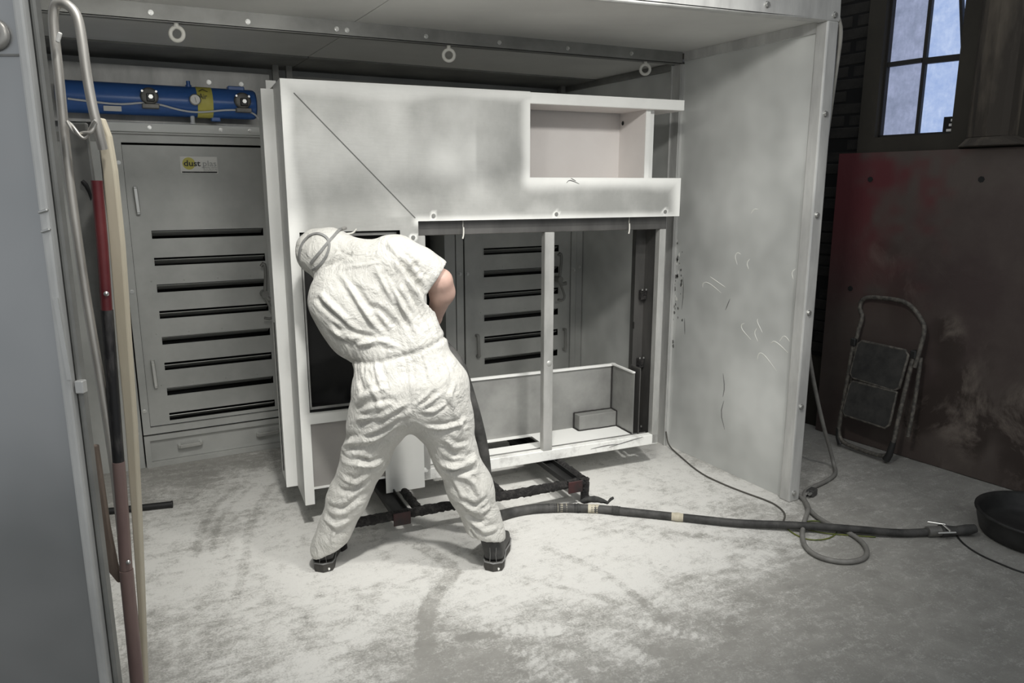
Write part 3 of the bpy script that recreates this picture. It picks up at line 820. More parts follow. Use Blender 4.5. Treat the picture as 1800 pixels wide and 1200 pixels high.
# right hand frame, set back behind the front sheet
FZ = .045
MB().box(.60, 2.054, FZ, FZ + .045, 1.408, 1.485).build('top_rail', M['mild_steel'], cab, bevel=.003)  # darker steel than the posts: the front sheet's shadow is in the colour
MB().box(.602, .648, FZ, FZ + .045, .145, 1.408).build('frame_post', M['tube_steel'], cab, bevel=.003)
MB().box(2.013, 2.054, FZ, FZ + .045, .145, 1.408).build('frame_post', M['tube_steel'], cab, bevel=.003)
mul = MB().box(1.298, 1.354, FZ, FZ + .045, .20, 1.408).build('mullion', M['tube_steel'], cab, bevel=.003)
MB().lathe([(0, .006), (.008, .005), (.014, .002), (.017, 0)], 12, M=Matrix.Rotation(math.pi / 2, 4, 'X'), loc=(1.33, FZ, .70)).build('weld_spot', M['tube_steel'], mul)
m3, nt3, b3 = nmat('primed_lower_rail')
nt3.links.new(mixc(nt3, noise_fac(nt3, 9, 6, .7, (1, 1, 1), .3, .5), (.52, .51, .49), (.84, .84, .81)), b3.inputs['Base Color'])
b3.inputs['Roughness'].default_value = .6
MB().box(.602, 2.054, FZ, FZ + .045, .142, .203).build('bottom_rail', m3, cab, bevel=.003)
for pts in ([(1.60, .172), (1.70, .180), (1.78, .176)], [(1.72, .165), (1.85, .185), (1.95, .196)]):
    mb = MB().tube([(x, FZ - .0004, z) for x, z in pts], [.001, .003, .001], 6, smooth_path=1)
    mb.build('scrape', M['mark_dark'], cab)
# lower tray inside the right half
ty = .35
MB().box(.648, 1.915, ty, ty + .003, .20, .566).build('tray_back', M['tray_steel'], cab)
MB().box(.648, 1.93, ty - .012, ty + .003, .566, .580).build('tray_top_fold', M['white_primer'], cab)
MB().box(1.912, 1.915, .10, ty, .20, .575).build('tray_end', M['tray_steel'], cab)
MB().box(1.900, 1.918, .10, ty, .575, .583).build('tray_end_fold', M['white_primer'], cab)
vs, fs = cutsheet([(.648, 1.915, .115, .35)], [(.80, 1.35, .205, .31)], .648, 1.915, .115, .35, .5)
fl = MB().add([(x, z, .20) for x, y, z in vs], [q[::-1] for q in fs]).build('tray_floor', M['white_primer'], cab)
sf = fl.modifiers.new('thickness', 'SOLIDIFY'); sf.thickness = .003
MB().box(.648, 2.01, .108, .113, .165, .20).build('tray_front_fold', M['tray_steel'], cab)
MB().box(.648, 2.01, FZ + .045, .11, .150, .154).build('under_ledge', M['tray_steel'], cab)
MB().box(1.66, 1.70, FZ + .04, .112, .154, .17).build('cross_tie', M['mild_steel'], cab)
jb = MB().box(1.652, 1.911, .28, .35, .20, .293).build('junction_box', M['tray_steel'], cab, bevel=.002, label='small closed steel box welded in the tray corner')
wb = MB()
for a, c in (((1.648, .345, .2), (1.648, .345, .296)), ((1.65, .345, .296), (1.912, .345, .296)), ((1.908, .345, .296), (1.908, .345, .57)), ((1.909, .28, .2), (1.909, .28, .296)),
             ((1.909, .28, .296), (1.909, .345, .296)), ((1.65, .278, .202), (1.911, .278, .202)), ((1.648, .28, .202), (1.648, .35, .202)), ((1.909, .11, .203), (1.909, .28, .203))):
    a, c = Vector(a), Vector(c)
    n = max(3, int((c - a).length / .02))
    wb.tube([a.lerp(c, i / n) + Vector((random.uniform(-.0012, .0012),) * 3) for i in range(n + 1)], .0045, 6)
wb.build('weld_seam', M['weld'], cab)
# right inner side with hinge brackets
MB().box(1.958, 2.022, .20, .203, .205, 1.408).build('inner_upright', M['mild_steel'], cab)
MB().box(2.022, 2.026, .09, .34, .16, 1.41).build('inner_side', M['mild_steel'], cab)
MB().box(1.95, 1.956, .10, .20, .16, .60).build('inner_web', M['mild_steel'], cab)
for z in (1.02, .612, .185):
    hb = MB().box(1.985, 2.02, .165, .198, z - .028, z + .028).build('hinge_bracket', M['black_bar'], cab, bevel=.003)
    for dx in (.004, .03):
        MB().tube([(1.985 + dx, .165, z + .028), (1.985 + dx, .165, z + .037)], .005, 8).build('bolt', M['bolt'], hb)
MB().box(1.953, 1.958, .19, .20, .82, .86).build('catch', M['weld'], cab)
# open window box at the top right
P = M['pink_primer']
MB().box(1.0, 1.90, .30, .303, 1.60, 2.06).build('window_box_back', P, cab)
MB().box(1.885, 1.888, .035, .30, 1.60, 2.06).build('window_box_side', P, cab)
MB().box(1.885, 1.912, .030, .035, 1.60, 2.06).box(1.912, 1.916, .035, .06, 1.60, 2.06).box(1.912, 1.955, .06, .064, 1.60, 2.06).build('window_stile', M['white_primer'], cab)
MB().box(1.188, 2.105, .004, .27, 2.043, 2.049).build('canopy_soffit', P, cab)
MB().box(1.188, 2.09, .004, .30, 1.600, 1.605).build('window_box_floor', P, cab)
MB().cyl((1.884, .265, 1.99), (1.8855, .265, 1.99), .012, 14).build('cable_hole', M['black_gap'], cab)
# masking wires left hanging from the top rail
for x in (.835, 1.793):
    MB().tube([(x, .02, 1.482), (x, .022, 1.45), (x + .002, .02, 1.44)], .0012, 6).tube([(x + .002, .02, 1.445), (x + .001, .016, 1.41), (x - .006, .012, 1.39)], .004, 8, smooth_path=1).build('hanging_wire', M['ivory'], cab)

# ------------------------------------------------------------------ black pipe stand under the cabinet
SP0, SP1 = Vector((.822, 3.182, 0)), Vector((2.108, 3.085, 0))
sd = (SP1 - SP0).normalized(); sn = Vector((-sd.y, sd.x, 0))
st = thing('pipe_stand', 'low black encrusted pipe stand carrying the white cabinet', 'stand', SP0, math.atan2(sd.y, sd.x))
LN, DP, ZP = (SP1 - SP0).length, .93, .118
def lumpy(a, c, r, name, parent):
    a, c = Vector(a), Vector(c)
    n = max(4, int((c - a).length / .012))
    pts = [a.lerp(c, i / n) for i in range(n + 1)]
    mb = MB().tube(pts, r, 12)
    mb.v = [tuple(Vector(p) + Vector((random.gauss(0, 1), random.gauss(0, 1), random.gauss(0, 1))) * .0022) for p in mb.v]
    return mb.build(name, M['black_bar'], parent)
lumpy((0, 0, ZP), (LN, 0, ZP), .0235, 'front_pipe', st)
lumpy((-.05, DP, ZP), (LN, DP, ZP), .0235, 'rear_pipe', st)
for x in (.38, .82, LN): lumpy((x, .02, ZP), (x, DP, ZP), .0215, 'cross_pipe', st)
for x, y in ((.0, 0), (LN, 0), (-.05, DP), (LN, DP)):
    lumpy((x, y, .002), (x, y, ZP + .015), .0235, 'leg', st)
for x in (.285, LN - .075):
    c = MB()
    c.box(x - .04, x + .04, -.03, .9, ZP - .006, ZP).box(x - .04, x - .035, -.02, .9, ZP, ZP + .0235).box(x + .035, x + .04, -.02, .9, ZP, ZP + .0235)
    c = c.build('support_channel', M['black_steel'], st)
    MB().box(x - .042, x + .042, -.034, -.028, ZP - .04, ZP + .0235).build('end_plate', M['red_bracket'], c, bevel=.002)
# ------------------------------------------------------------------ hoses, cables and loose things on the floor
def spline3(pts, k=2): return pts
hz = .021
HOSE = [(1.150, 3.165, 1.02), (1.231, 3.10, .99), (1.33, 2.98, .90), (1.345, 2.90, .75), (1.388, 2.90, .60), (1.424, 2.91, .445), (1.445, 2.93, .30), (1.48, 2.99, .13), (1.535, 3.06, .035), (1.61, 3.11, hz), (1.73, 3.115, hz),
        (1.84, 3.09, hz), (1.98, 3.02, hz), (2.1, 2.94, hz), (2.22, 2.83, hz), (2.35, 2.71, hz), (2.47, 2.60, hz), (2.61, 2.47, hz), (2.82, 2.31, .032), (3.03, 2.15, .032), (3.2, 2.03, hz), (3.335, 1.975, hz)]
hose = MB().tube(HOSE, [.031, .031, .031, .031, .029, .024, .021, .020, .019, .018, .018], 14, smooth_path=2).build('blast_hose', M['dusty_rubber'])
tag(hose, 'thick black blast hose running from the worker across the floor to the right', 'hose')
def wrap(i, t0, t1, r, mat, nm):
    a, c = Vector(HOSE[i]), Vector(HOSE[i + 1])
    mb = MB()
    p0, p1 = a.lerp(c, t0), a.lerp(c, t1)
    n = 6
    mb.tube([p0.lerp(p1, k / n) for k in range(n + 1)], [r * (1 + random.uniform(-.04, .1)) for k in range(n + 1)], 14)
    mb.build(nm, mat, hose)
wrap(9, .1, .95, .023, M['tape'], 'tape_wrap'); wrap(11, .55, .85, .022, M['tape'], 'tape_wrap'); wrap(12, .6, .99, .022, M['tape'], 'tape_wrap'); wrap(15, .15, .5, .021, M['tape'], 'tape_wrap')
for i, t in ((10, .1), (10, .5), (11, .05), (11, .35), (12, .1), (13, .4)):
    wrap(i, t, t + .25, .0225, M['rag'], 'tape_wrap')
rag = MB()
ra, rb = Vector((2.04, 3.02, .042)), Vector((2.155, 2.945, .040))
pts = []
for i in range(9):
    t = i / 8
    p = ra.lerp(rb, t); pts.append(p + Vector((0, .0, .016 * math.sin(t * math.pi))))
rag.tube(pts, [.006, .014, .017, .017, .015, .012, .006], 10)
rag.tube([rb + Vector((0, 0, 0)), rb + Vector((.018, .0, .014)), rb + Vector((.034, -.004, .022))], [.006, .009, .005], 8)
rag.v = [tuple(Vector(p) + Vector((random.gauss(0, .002), random.gauss(0, .002), random.gauss(0, .002)))) for p in rag.v]
tag(rag.build('rag', M['rag']), 'twisted black rag lying along the taped part of the blast hose', 'rag')
# valve and coupling at the hose end
vc = thing('hose_coupling', 'claw coupling with chrome levers at the right end of the blast hose', 'coupling', (3.37, 1.955, .025), math.atan2(-.06, .14))
MB().cyl((-.045, 0, 0), (.02, 0, 0), .025, 14).build('socket', M['cast_grey'], vc)
MB().cyl((.02, 0, 0), (.10, -.004, .0), .03, 14, .022).tube([(.10, -.004, 0), (.15, -.01, .005), (.19, -.012, .012)], [.022, .026, .02], 12).build('body', M['dusty_rubber'], vc)
MB().bar((-.02, .045, .03), (.045, -.002, .034), .016, .008).build('lever', M['bolt'], vc, bevel=.003)
MB().bar((-.02, -.04, .012), (.065, -.05, .016), .014, .008).bar((.04, -.045, .02), (.03, .0, .034), .012, .008).build('lever', M['bolt'], vc, bevel=.003)
# shallow black rubber tub at the right edge
tub = thing('rubber_tub', 'shallow black rubber tub at the right edge of the floor', 'tub', (3.80, 1.70, 0))
MB().lathe([(0, 0), (.24, 0), (.262, .012), (.275, .06), (.282, .104), (.29, .11), (.29, .118), (.276, .118), (.266, .105), (.258, .05), (.235, .022), (0, .018)], 48).build('bowl', M['rubber'], tub)
MB().torus((0, 0, .112), .283, .008, (0, 0, 1), 48, 8).build('rim', M['rubber'], tub)
# cables
def cable(name, pts, r, mat, label, cat='cable', sp=2, n=8):
    o = MB().tube(pts, r, n, smooth_path=sp).build(name, mat)
    return tag(o, label, cat)
g = .0125
grey = [(3.169, 2.6, 2.393), (3.20, 2.62, 2.31), (3.215, 2.65, 2.13), (3.225, 2.68, 1.72), (3.25, 2.70, 1.19), (3.30, 2.73, .81), (3.39, 2.75, .6), (3.53, 2.77, .31), (3.66, 2.80, .11), (3.69, 2.79, .02), (3.60, 2.70, g), (3.48, 2.655, g), (3.35, 2.63, g),
        (3.25, 2.62, g), (3.15, 2.55, g), (3.05, 2.43, g), (3.0, 2.29, g), (3.015, 2.17, g), (2.99, 2.07, g), (2.92, 1.985, g), (2.83, 1.95, g), (2.73, 1.98, g), (2.68, 2.06, g), (2.70, 2.15, g), (2.79, 2.25, g), (2.90, 2.33, .034), (3.03, 2.41, .036), (3.13, 2.52, g), (3.16, 2.60, g), (3.19, 2.66, g)]
cable('power_cable', grey, .0115, M['grey_cable'], 'grey power cable hanging down the booth corner and looping over the floor')
cable('thin_cable', [(3.05, 3.56, .1), (3.055, 3.54, .012), (3.01, 3.38, .005), (2.92, 3.1, .005), (2.92, 2.91, .005), (2.94, 2.76, .005), (2.97, 2.62, .005), (2.96, 2.54, .005), (2.92, 2.46, .005), (2.83, 2.4, .005)], .0045, M['thin_wire'], 'thin dark cable lying on the floor along the right booth wall')
cable('earth_wire', [(2.81, 2.37, .004), (2.78, 2.29, .004), (2.79, 2.21, .004), (2.88, 2.17, .004), (2.99, 2.20, .004), (3.03, 2.27, .004), (3.0, 2.34, .004), (2.93, 2.36, .004), (2.87, 2.30, .004), (2.92, 2.22, .004), (3.02, 2.14, .004), (3.10, 2.08, .004)], .0035, M['green_wire'], 'thin yellow-green wire looped beside the grey cable coil', 'wire')
cable('pale_cable', [(3.145, 2.58, 2.42), (3.17, 2.575, 2.36), (3.185, 2.60, 2.2), (3.175, 2.62, 1.8), (3.16, 2.64, 1.3), (3.16, 2.66, .9), (3.18, 2.67, .6), (3.2, 2.68, .2), (3.22, 2.66, .02)], .011, M['pale_cable'], 'pale cable running straight down behind the booth corner post')
pg = thing('cable_plug', 'small dark plug lying at the foot of the booth corner post', 'plug', (3.24, 2.57, .02), .3)
MB().box(-.03, .03, -.02, .02, -.02, .02).build('body', M['dusty_rubber'], pg, bevel=.006)
MB().cyl((-.055, .008, .004), (-.03, .008, .004), .007, 8).build('pin', M['bolt'], pg)
MB().cyl((-.055, -.008, .004), (-.03, -.008, .004), .007, 8).build('pin', M['bolt'], pg)
cable('floor_cord', [(3.50, 1.94, .004), (3.41, 1.86, .004), (3.36, 1.75, .004), (3.355, 1.65, .004), (3.36, 1.56, .004), (3.42, 1.44, .004)], .004, M['rubber'], 'thin black cord curving round the near side of the rubber tub', 'cord')
cable('floor_cord', [(4.05, 2.05, .004), (3.99, 1.93, .004), (3.97, 1.8, .004)], .004, M['rubber'], 'short black cord on the floor behind the rubber tub', 'cord')
rod = MB().tube([(-.21, 4.135, .018), (.175, 4.053, .018)], .017, 12)
rod.cyl((.168, 4.0545, .018), (.176, 4.053, .018), .019, 12)
tag(rod.build('steel_rod', M['black_steel']), 'short black steel rod on the floor in front of the left filter unit', 'rod')

# ------------------------------------------------------------------ folded step ladder against the board on the right
lad = thing('step_ladder', 'dusty folded two-tread step ladder leaning against the red-brown board', 'ladder', (4.03, 2.85, 0))
O_ = Vector((4.03, 2.85, 0))
def lp(pts, dx=0): return [Vector(p) - O_ + Vector((dx, 0, 0)) for p in pts]
MB().tube(lp([(4.122, 3.045, .60), (4.122, 3.045, .66), (4.141, 3.039, .781), (4.15, 3.028, .84), (4.157, 3.064, .885), (4.163, 3.063, .935), (4.165, 3.02, .965), (4.165, 2.888, .973), (4.165, 2.768, .971), (4.16, 2.694, .928), (4.154, 2.638, .869), (4.148, 2.616, .83), (4.137, 2.617, .756), (4.122, 2.624, .661), (4.114, 2.63, .60)]), .0135, 10, smooth_path=2).build('handrail_hoop', M['ladder_old'], lad)
fr_ = MB().tube(lp([(4.122, 3.057, .672), (4.08, 3.046, .385), (4.042, 3.046, .144), (4.031, 3.034, .072), (4.027, 2.989, .035), (4.028, 2.878, .030), (4.028, 2.76, .030), (4.031, 2.686, .045), (4.037, 2.662, .112), (4.056, 2.663, .234), (4.094, 2.659, .477), (4.121, 2.648, .672)]), .0135, 10, smooth_path=2).build('front_frame', M['ladder_old'], lad)
MB().tube(lp([(4.040, 2.664, .14), (4.030, 2.672, .06), (4.028, 2.69, .022)]), [.017, .02, .022], 10).build('rubber_foot', M['rubber'], fr_)
MB().tube(lp([(4.040, 3.046, .12), (4.031, 3.034, .06), (4.028, 3.01, .022)]), [.016, .018, .02], 10).build('rubber_foot', M['rubber'], fr_)
for y in (0, .435):
    MB().tube(lp([(4.140, 2.615 + y, .66), (4.118, 2.607 + y, .421), (4.100, 2.605 + y, .285), (4.090, 2.608 + y, .184)]), .012, 10).build('rear_leg', M['ladder_old'], lad)
def tread(c, nm, zt):
    q = [Vector(p) - O_ for p in c]
    n = (q[1] - q[0]).cross(q[-2] - q[0]).normalized()
    if n.x > 0: n = -n
    mb = MB()
    vs = [p + n * .012 for p in q] + [p + n * .030 for p in q]
    k = len(q)
    mb.add(vs, [tuple(range(k)), tuple(range(2 * k - 1, k - 1, -1))] + [(i, i + k, (i + 1) % k + k, (i + 1) % k) for i in range(k)])
    o = mb.build(nm, M['ladder_tread'], lad, bevel=.005)
    rim = MB().tube([p + n * .022 for p in q], .009, 8, closed=True).build('tread_rim', M['ladder_old'], o)
tread([(4.127, 2.985, .691), (4.126, 2.69, .688), (4.122, 2.668, .665), (4.091, 2.683, .465), (4.089, 2.71, .444), (4.091, 3.0, .455), (4.095, 3.02, .483), (4.123, 3.006, .672)], 'tread', 0)
tread([(4.086, 2.99, .435), (4.086, 2.69, .435), (4.056, 2.695, .240), (4.053, 2.716, .213), (4.054, 3.0, .215), (4.057, 3.02, .236), (4.080, 3.005, .411)], 'tread', 0)
for y in (3.05, 2.645):
    MB().box(.07, .115, y - 2.85 - .018, y - 2.85 + .018, .65, .70).build('hinge_cap', M['rubber'], lad, bevel=.006)

# ------------------------------------------------------------------ near left: galvanised leaf seen close up and a folded ladder edge-on behind it
leaf = thing('booth_leaf', 'large galvanised sheet leaf with folded edge close by on the left', 'panel', (-.100, 1.817, 0))
def nl(pts): return [Vector(p) for p in pts]
lrz = -.49571
leaf.rotation_euler = (0, 0, lrz)
MB().box(-1.1, -.004, 0, .003, .02, 2.9).build('face_sheet', M['leaf'], leaf)
MB().box(-.010, .012, -.012, .012, .02, 2.9).build('edge_fold', M['galv_frame'], leaf, bevel=.006, seg=2)
MB().box(.012, .024, .006, .03, .02, 2.9).box(-.004, .020, .026, .034, .02, 2.9).build('edge_channel', M['galv_dark'], leaf, bevel=.004)
MB().box(-1.1, 0, .003, .03, .0, .06).build('bottom_rail', M['galv_frame'], leaf)
lt = MB()
lt.torus((-.062, -.004, 1.937), .027, .009, (0, 1, 0), 28, 8, sy=.85)
lt.build('latch_ring', M['alu'], leaf)
MB().lathe([(0, -.012), (.012, -.012), (.016, -.004), (.018, 0)], 16, M=Matrix.Rotation(-math.pi / 2, 4, 'X'), loc=(-.066, 0, 1.935)).build('latch_pin', M['bolt'], leaf)
MB().box(-.5, -.012, -.0045, -.0005, 1.897, 1.901).build('sheet_joint', M['galv_dark'], leaf)
for z in (1.595, 1.556): MB().bar((-.008, -.014, z), (.012, -.014, z + .006), .008, .006).build('clip', M['bolt'], leaf, bevel=.002)
MB().box(.016, .034, -.006, .012, 1.212, 1.24).build('clip', M['galv_frame'], leaf, bevel=.002)
MB().bar((.004, -.0135, 1.42), (.012, -.0135, 1.245), .010, .002, (0, 1, 0)).build('folded_tab', M['galv_frame'], leaf)

fl_ = thing('folding_ladder', 'folded step ladder stood edge-on beside the near left panel, cream and dull red', 'ladder', (-.03, 2.03, 0))
OF = Vector((-.03, 2.03, 0))
def fp2(pts): return [Vector(p) - OF for p in pts]
MB().tube(fp2([(-.046, 2.012, .02), (-.040, 2.008, .5), (-.034, 2.008, .922), (-.040, 2.011, 1.114), (-.048, 2.015, 1.284), (-.054, 2.019, 1.421), (-.059, 2.021, 1.631), (-.058, 2.021, 1.776), (-.055, 2.019, 1.892), (-.055, 2.019, 1.987), (-.051, 2.017, 2.026), (-.042, 2.012, 2.040), (-.023, 2.002, 2.038),
          (-.006, 1.993, 2.016), (-.002, 1.991, 1.975), (-.001, 1.99, 1.892), (.004, 1.987, 1.819), (.010, 1.985, 1.776), (.016, 1.995, 1.73)]), .0105, 12, smooth_path=2).build('hoop_tube', M['alu'], fl_)
def strip(pts, w, d, mat, nm, parent=None):
    q = fp2(pts)
    a, h_ = Vector((.8796, -.4757, 0)), Vector((.4757, .8796, 0))
    vs, fs = [], []
    for i, p in enumerate(q):
        ww = w[i] if isinstance(w, (list, tuple)) else w
        vs += [p - a * ww / 2, p + a * ww / 2, p + a * ww / 2 + h_ * d, p - a * ww / 2 + h_ * d]
    for i in range(len(q) - 1):
        for k in range(4):
            fs.append((i * 4 + k, i * 4 + (k + 1) % 4, i * 4 + 4 + (k + 1) % 4, i * 4 + 4 + k))
    n = len(vs)
    fs += [(3, 2, 1, 0), (n - 4, n - 3, n - 2, n - 1)]
    return MB().add(vs, fs).build(nm, mat, parent or fl_, bevel=.004, seg=2)
strip([(.012, 2.013, 1.80), (.019, 2.013, 1.76), (.022, 2.011, 1.682), (.020, 2.013, 1.511), (.013, 2.017, 1.277), (.008, 2.02, 1.06), (-.001, 2.026, .832), (-.012, 2.032, .592), (-.026, 2.040, .339), (-.044, 2.049, .01)],
      [.018, .026, .029, .032, .030, .026, .022, .016, .013, .012], .02, M['cream'], 'side_rail')
red = MB().tube(fp2([(-.004, 1.992, 1.66), (-.007, 1.994, 1.514), (-.013, 1.997, 1.36)]), .0125, 12).build('red_rail', M['red_paint'], fl_)
MB().tube(fp2([(-.013, 1.997, 1.36), (-.019, 2.0, 1.171), (-.025, 2.004, .98)]), .014, 12).build('scuffed_rail', M['scuff_black'], fl_)
mv = MB().tube(fp2([(-.025, 2.004, .98), (-.029, 2.006, .846), (-.035, 2.009, .69)]), .015, 12).build('rail_tube', M['mauve'], fl_)
MB().tube(fp2([(-.035, 2.009, .688), (-.037, 2.01, .528), (-.040, 2.012, .361), (-.046, 2.015, .0)]), .0165, 12).build('rail_tube', M['mauve'], fl_)
for p in ((-.028, 1.991, .715), (-.010, 1.984, 1.40)):
    MB().lathe([(0, .004), (.004, .003), (.006, 0)], 10, M=Matrix.Rotation(math.pi / 2, 4, 'X') , loc=Vector(p) - OF).build('rivet', M['bolt'], fl_)
strip([(-.076, 2.038, 1.02), (-.078, 2.036, .80), (-.072, 2.034, .70), (-.055, 2.03, .645)], [.02, .036, .038, .01], .012, M['brown_wood'], 'tread_board')
strip([(-.038, 2.045, 1.79), (-.034, 2.045, 1.6), (-.026, 2.045, 1.35), (-.026, 2.045, 1.12)], [.058, .058, .040, .030], .01, M['galv_dark'], 'back_plate')
MB().tube(fp2([(-.034, 2.043, 1.66), (-.022, 2.043, 1.645), (-.012, 2.043, 1.60), (-.010, 2.043, 1.45), (-.014, 2.043, 1.36)]), [.004, .007, .008, .007, .003], 8, smooth_path=1).build('plate_slot', M['black_gap'], fl_)
tw = MB()
for ph in (0, math.pi):
    tw.tube([Vector((-.049 + .056 * t, 1.990 - .028 * t, 1.788 - .030 * math.sin(math.pi * t) + .0055 * math.sin(9 * t + ph))) - OF + Vector((0, .004 * math.cos(9 * t + ph), 0)) for t in [i / 24 for i in range(25)]], .0038, 7)
tw.build('twisted_wire', M['alu'], fl_)
MB().bar((-.02, -.035, 1.955), (-.012, -.04, 1.975), .008, .008).build('catch', M['white_plastic'], fl_, bevel=.002)
# ------------------------------------------------------------------ worker: bodies grown as smooth distance fields, meshed with surface nets
def sd_cone(P, a, b, ra, rb, ys=1.0):
    a, b = np.array(a, np.float32), np.array(b, np.float32)
    sc = np.array((1, 1 / ys, 1), np.float32)
    v = (b - a) * sc
    q = (P - a) * sc
    t = np.clip((q @ v) / (v @ v + 1e-9), 0, 1)
    return np.sqrt(((q - t[..., None] * v) ** 2).sum(-1)) - (ra + (rb - ra) * t)
def smin(a, b, k):
    h = np.clip(.5 + .5 * (b - a) / k, 0, 1)
    return b + (a - b) * h - k * h * (1 - h)
def union(P, prims, k0):
    d = None
    for q in prims:
        a, b, ra, rb = q[:4]
        ys = q[4] if len(q) > 4 else 1.0
        k = q[5] if len(q) > 5 else k0
        e = sd_cone(P, a, b, ra, rb, ys)
        d = e if d is None else smin(d, e, k)
    return d
def surface_nets(fun, lo, hi, h):
    ax = [np.arange(lo[i], hi[i] + h, h, dtype=np.float32) for i in range(3)]
    G = np.stack(np.meshgrid(*ax, indexing='ij'), -1)
    F = np.empty(G.shape[:3], np.float32)
    for i in range(0, G.shape[0], 16): F[i:i + 16] = fun(G[i:i + 16])
    S_ = F < 0
    nx, ny, nz = F.shape
    c = [S_[dx:nx - 1 + dx, dy:ny - 1 + dy, dz:nz - 1 + dz] for dx in (0, 1) for dy in (0, 1) for dz in (0, 1)]
    n = sum(x.astype(np.int8) for x in c)
    act = (n > 0) & (n < 8)
    idx = np.full(act.shape, -1, np.int64)
    cells = np.argwhere(act)
    idx[act] = np.arange(len(cells))
    acc, cnt = np.zeros((len(cells), 3)), np.zeros(len(cells))
    cor = [(dx, dy, dz) for dx in (0, 1) for dy in (0, 1) for dz in (0, 1)]
    for i in range(8):
        for j in range(i + 1, 8):
            if sum(abs(p - q) for p, q in zip(cor[i], cor[j])) != 1: continue
            A, B = np.array(cor[i]), np.array(cor[j])
            ia, ib = cells + A, cells + B
            fa, fb = F[tuple(ia.T)], F[tuple(ib.T)]
            cr = (fa < 0) != (fb < 0)
            t = np.where(cr, fa / np.where(cr, fa - fb, 1), 0)
            acc += np.where(cr[:, None], A + (B - A) * t[:, None], 0)
            cnt += cr
    V = np.array(lo) + (cells + acc / cnt[:, None]) * h
    faces = []
    for axn in range(3):
        o1, o2 = (axn + 1) % 3, (axn + 2) % 3
        sl0 = [slice(None)] * 3; sl1 = [slice(None)] * 3
        sl0[axn] = slice(0, -1); sl1[axn] = slice(1, None)
        e = S_[tuple(sl0)] != S_[tuple(sl1)]
        p = np.argwhere(e)
        ok = (p[:, o1] > 0) & (p[:, o2] > 0) & (p[:, o1] < F.shape[o1] - 1) & (p[:, o2] < F.shape[o2] - 1)
        p = p[ok]
        flip = S_[tuple(p.T)]
        q = []
        for d1, d2 in ((0, 0), (-1, 0), (-1, -1), (0, -1)):
            r = p.copy(); r[:, o1] += d1; r[:, o2] += d2
            q.append(idx[tuple(r.T)])
        q = np.stack(q, 1)
        q[~flip] = q[~flip][:, ::-1]
        faces.append(q)
    return V, np.concatenate(faces)

# local frame: x to the viewer's right, y away from the viewer, z up
SHL, ELL, WRL = (-.27, .09, 1.195), (-.315, .28, 1.06), (-.19, .40, 1.075)
SHR, ELR, WRR = (-.005, .06, 1.340), (.160, .085, 1.262), (.118, .25, 1.075)
HEAD_A, HEAD_B = (-.318, .175, 1.368), (-.362, .205, 1.375)
FACE = np.array((.22, .86, -.46)); FACE = FACE / np.linalg.norm(FACE)
LF, RF = (-.365, .035, .0), (.378, .04, .0)
SUIT = [
    # seat and hips
    ((-.050, .010, .835), (.125, .005, .840), .138, .142, .95), ((-.03, -.03, .80), (.11, -.03, .79), .125, .125, 1.0),
    ((-.045, .02, .955), (.070, .02, .995), .125, .125, .9),
    # chest, shoulder blades
    ((-.150, .05, 1.120), (.000, .05, 1.190), .150, .135, .85, .10), ((-.215, .06, 1.19), (-.045, .055, 1.290), .125, .125, .85, .10),
    ((-.235, .08, 1.235), (-.025, .065, 1.345), .085, .095, 1.0, .08),
    # hood and neck
    ((-.315, .172, 1.366), (-.362, .205, 1.372), .106, .100, 1.05, .03), ((-.30, .165, 1.365), (-.15, .085, 1.345), .092, .085, 1.0, .05), ((-.33, .17, 1.32), (-.27, .15, 1.29), .062, .06, 1, .04),
    # right sleeve, rolled
    (SHR, (.085, .07, 1.312), .098, .083, 1.0, .05), ((.085, .07, 1.312), (.157, .084, 1.272), .083, .078, 1.0, .03),
    # left sleeve
    (SHL, ELL, .095, .072, 1.0, .07), (ELL, WRL, .066, .046, 1.0, .04), ((-.25, .05, 1.16), (-.20, .06, 1.05), .095, .10, 1.0, .08),
    # left leg
    ((-.055, .005, .80), (-.105, .01, .68), .130, .116, 1.0, .08), ((-.105, .01, .68), (-.160, .02, .53), .114, .094, 1.0, .05), ((-.160, .02, .53), (-.250, .035, .33), .096, .082, 1.0, .04),
    ((-.250, .035, .33), (-.352, .035, .09), .082, .072, 1.0, .04),
    # right leg
    ((.135, .005, .80), (.178, .01, .68), .134, .112, 1.0, .08), ((.178, .01, .68), (.214, .02, .54), .112, .090, 1.0, .05), ((.214, .02, .54), (.278, .04, .37), .092, .094, 1.0, .04),
    ((.278, .04, .37), (.330, .045, .22), .094, .074, 1.0, .04), ((.330, .045, .22), (.352, .045, .15), .076, .080, 1.0, .04),
]
def suit_sdf(P):
    d = union(P, SUIT, .05)
    # open face of the hood
    fc = np.array(HEAD_B) + FACE * .130
    d = np.maximum(d, -(np.sqrt(((P - fc) ** 2).sum(-1)) - .070))
    # hems: trouser legs and rolled sleeve are cut off square
    hem_l = (P - np.array((-.345, 0, .083))) @ np.array((.42, 0, -.91)).astype(np.float32)
    d = np.where(P[..., 0] < .05, np.maximum(d, np.where(P[..., 2] < .3, hem_l, -1)), d)
    hem_r = (P - np.array((.345, 0, .152))) @ np.array((-.22, -.10, -.97)).astype(np.float32)
    d = np.where(P[..., 0] > .05, np.maximum(d, np.where(P[..., 2] < .3, hem_r, -1)), d)
    cu = (P - np.array((.150, .084, 1.284))) @ np.array((.80, .12, -.58)).astype(np.float32)
    near = np.sqrt(((P - np.array((.165, .085, 1.27))) ** 2).sum(-1)) < .135
    d = np.where(near & (P[..., 0] > .075), np.maximum(d, cu), d)
    return d
CREASES = []
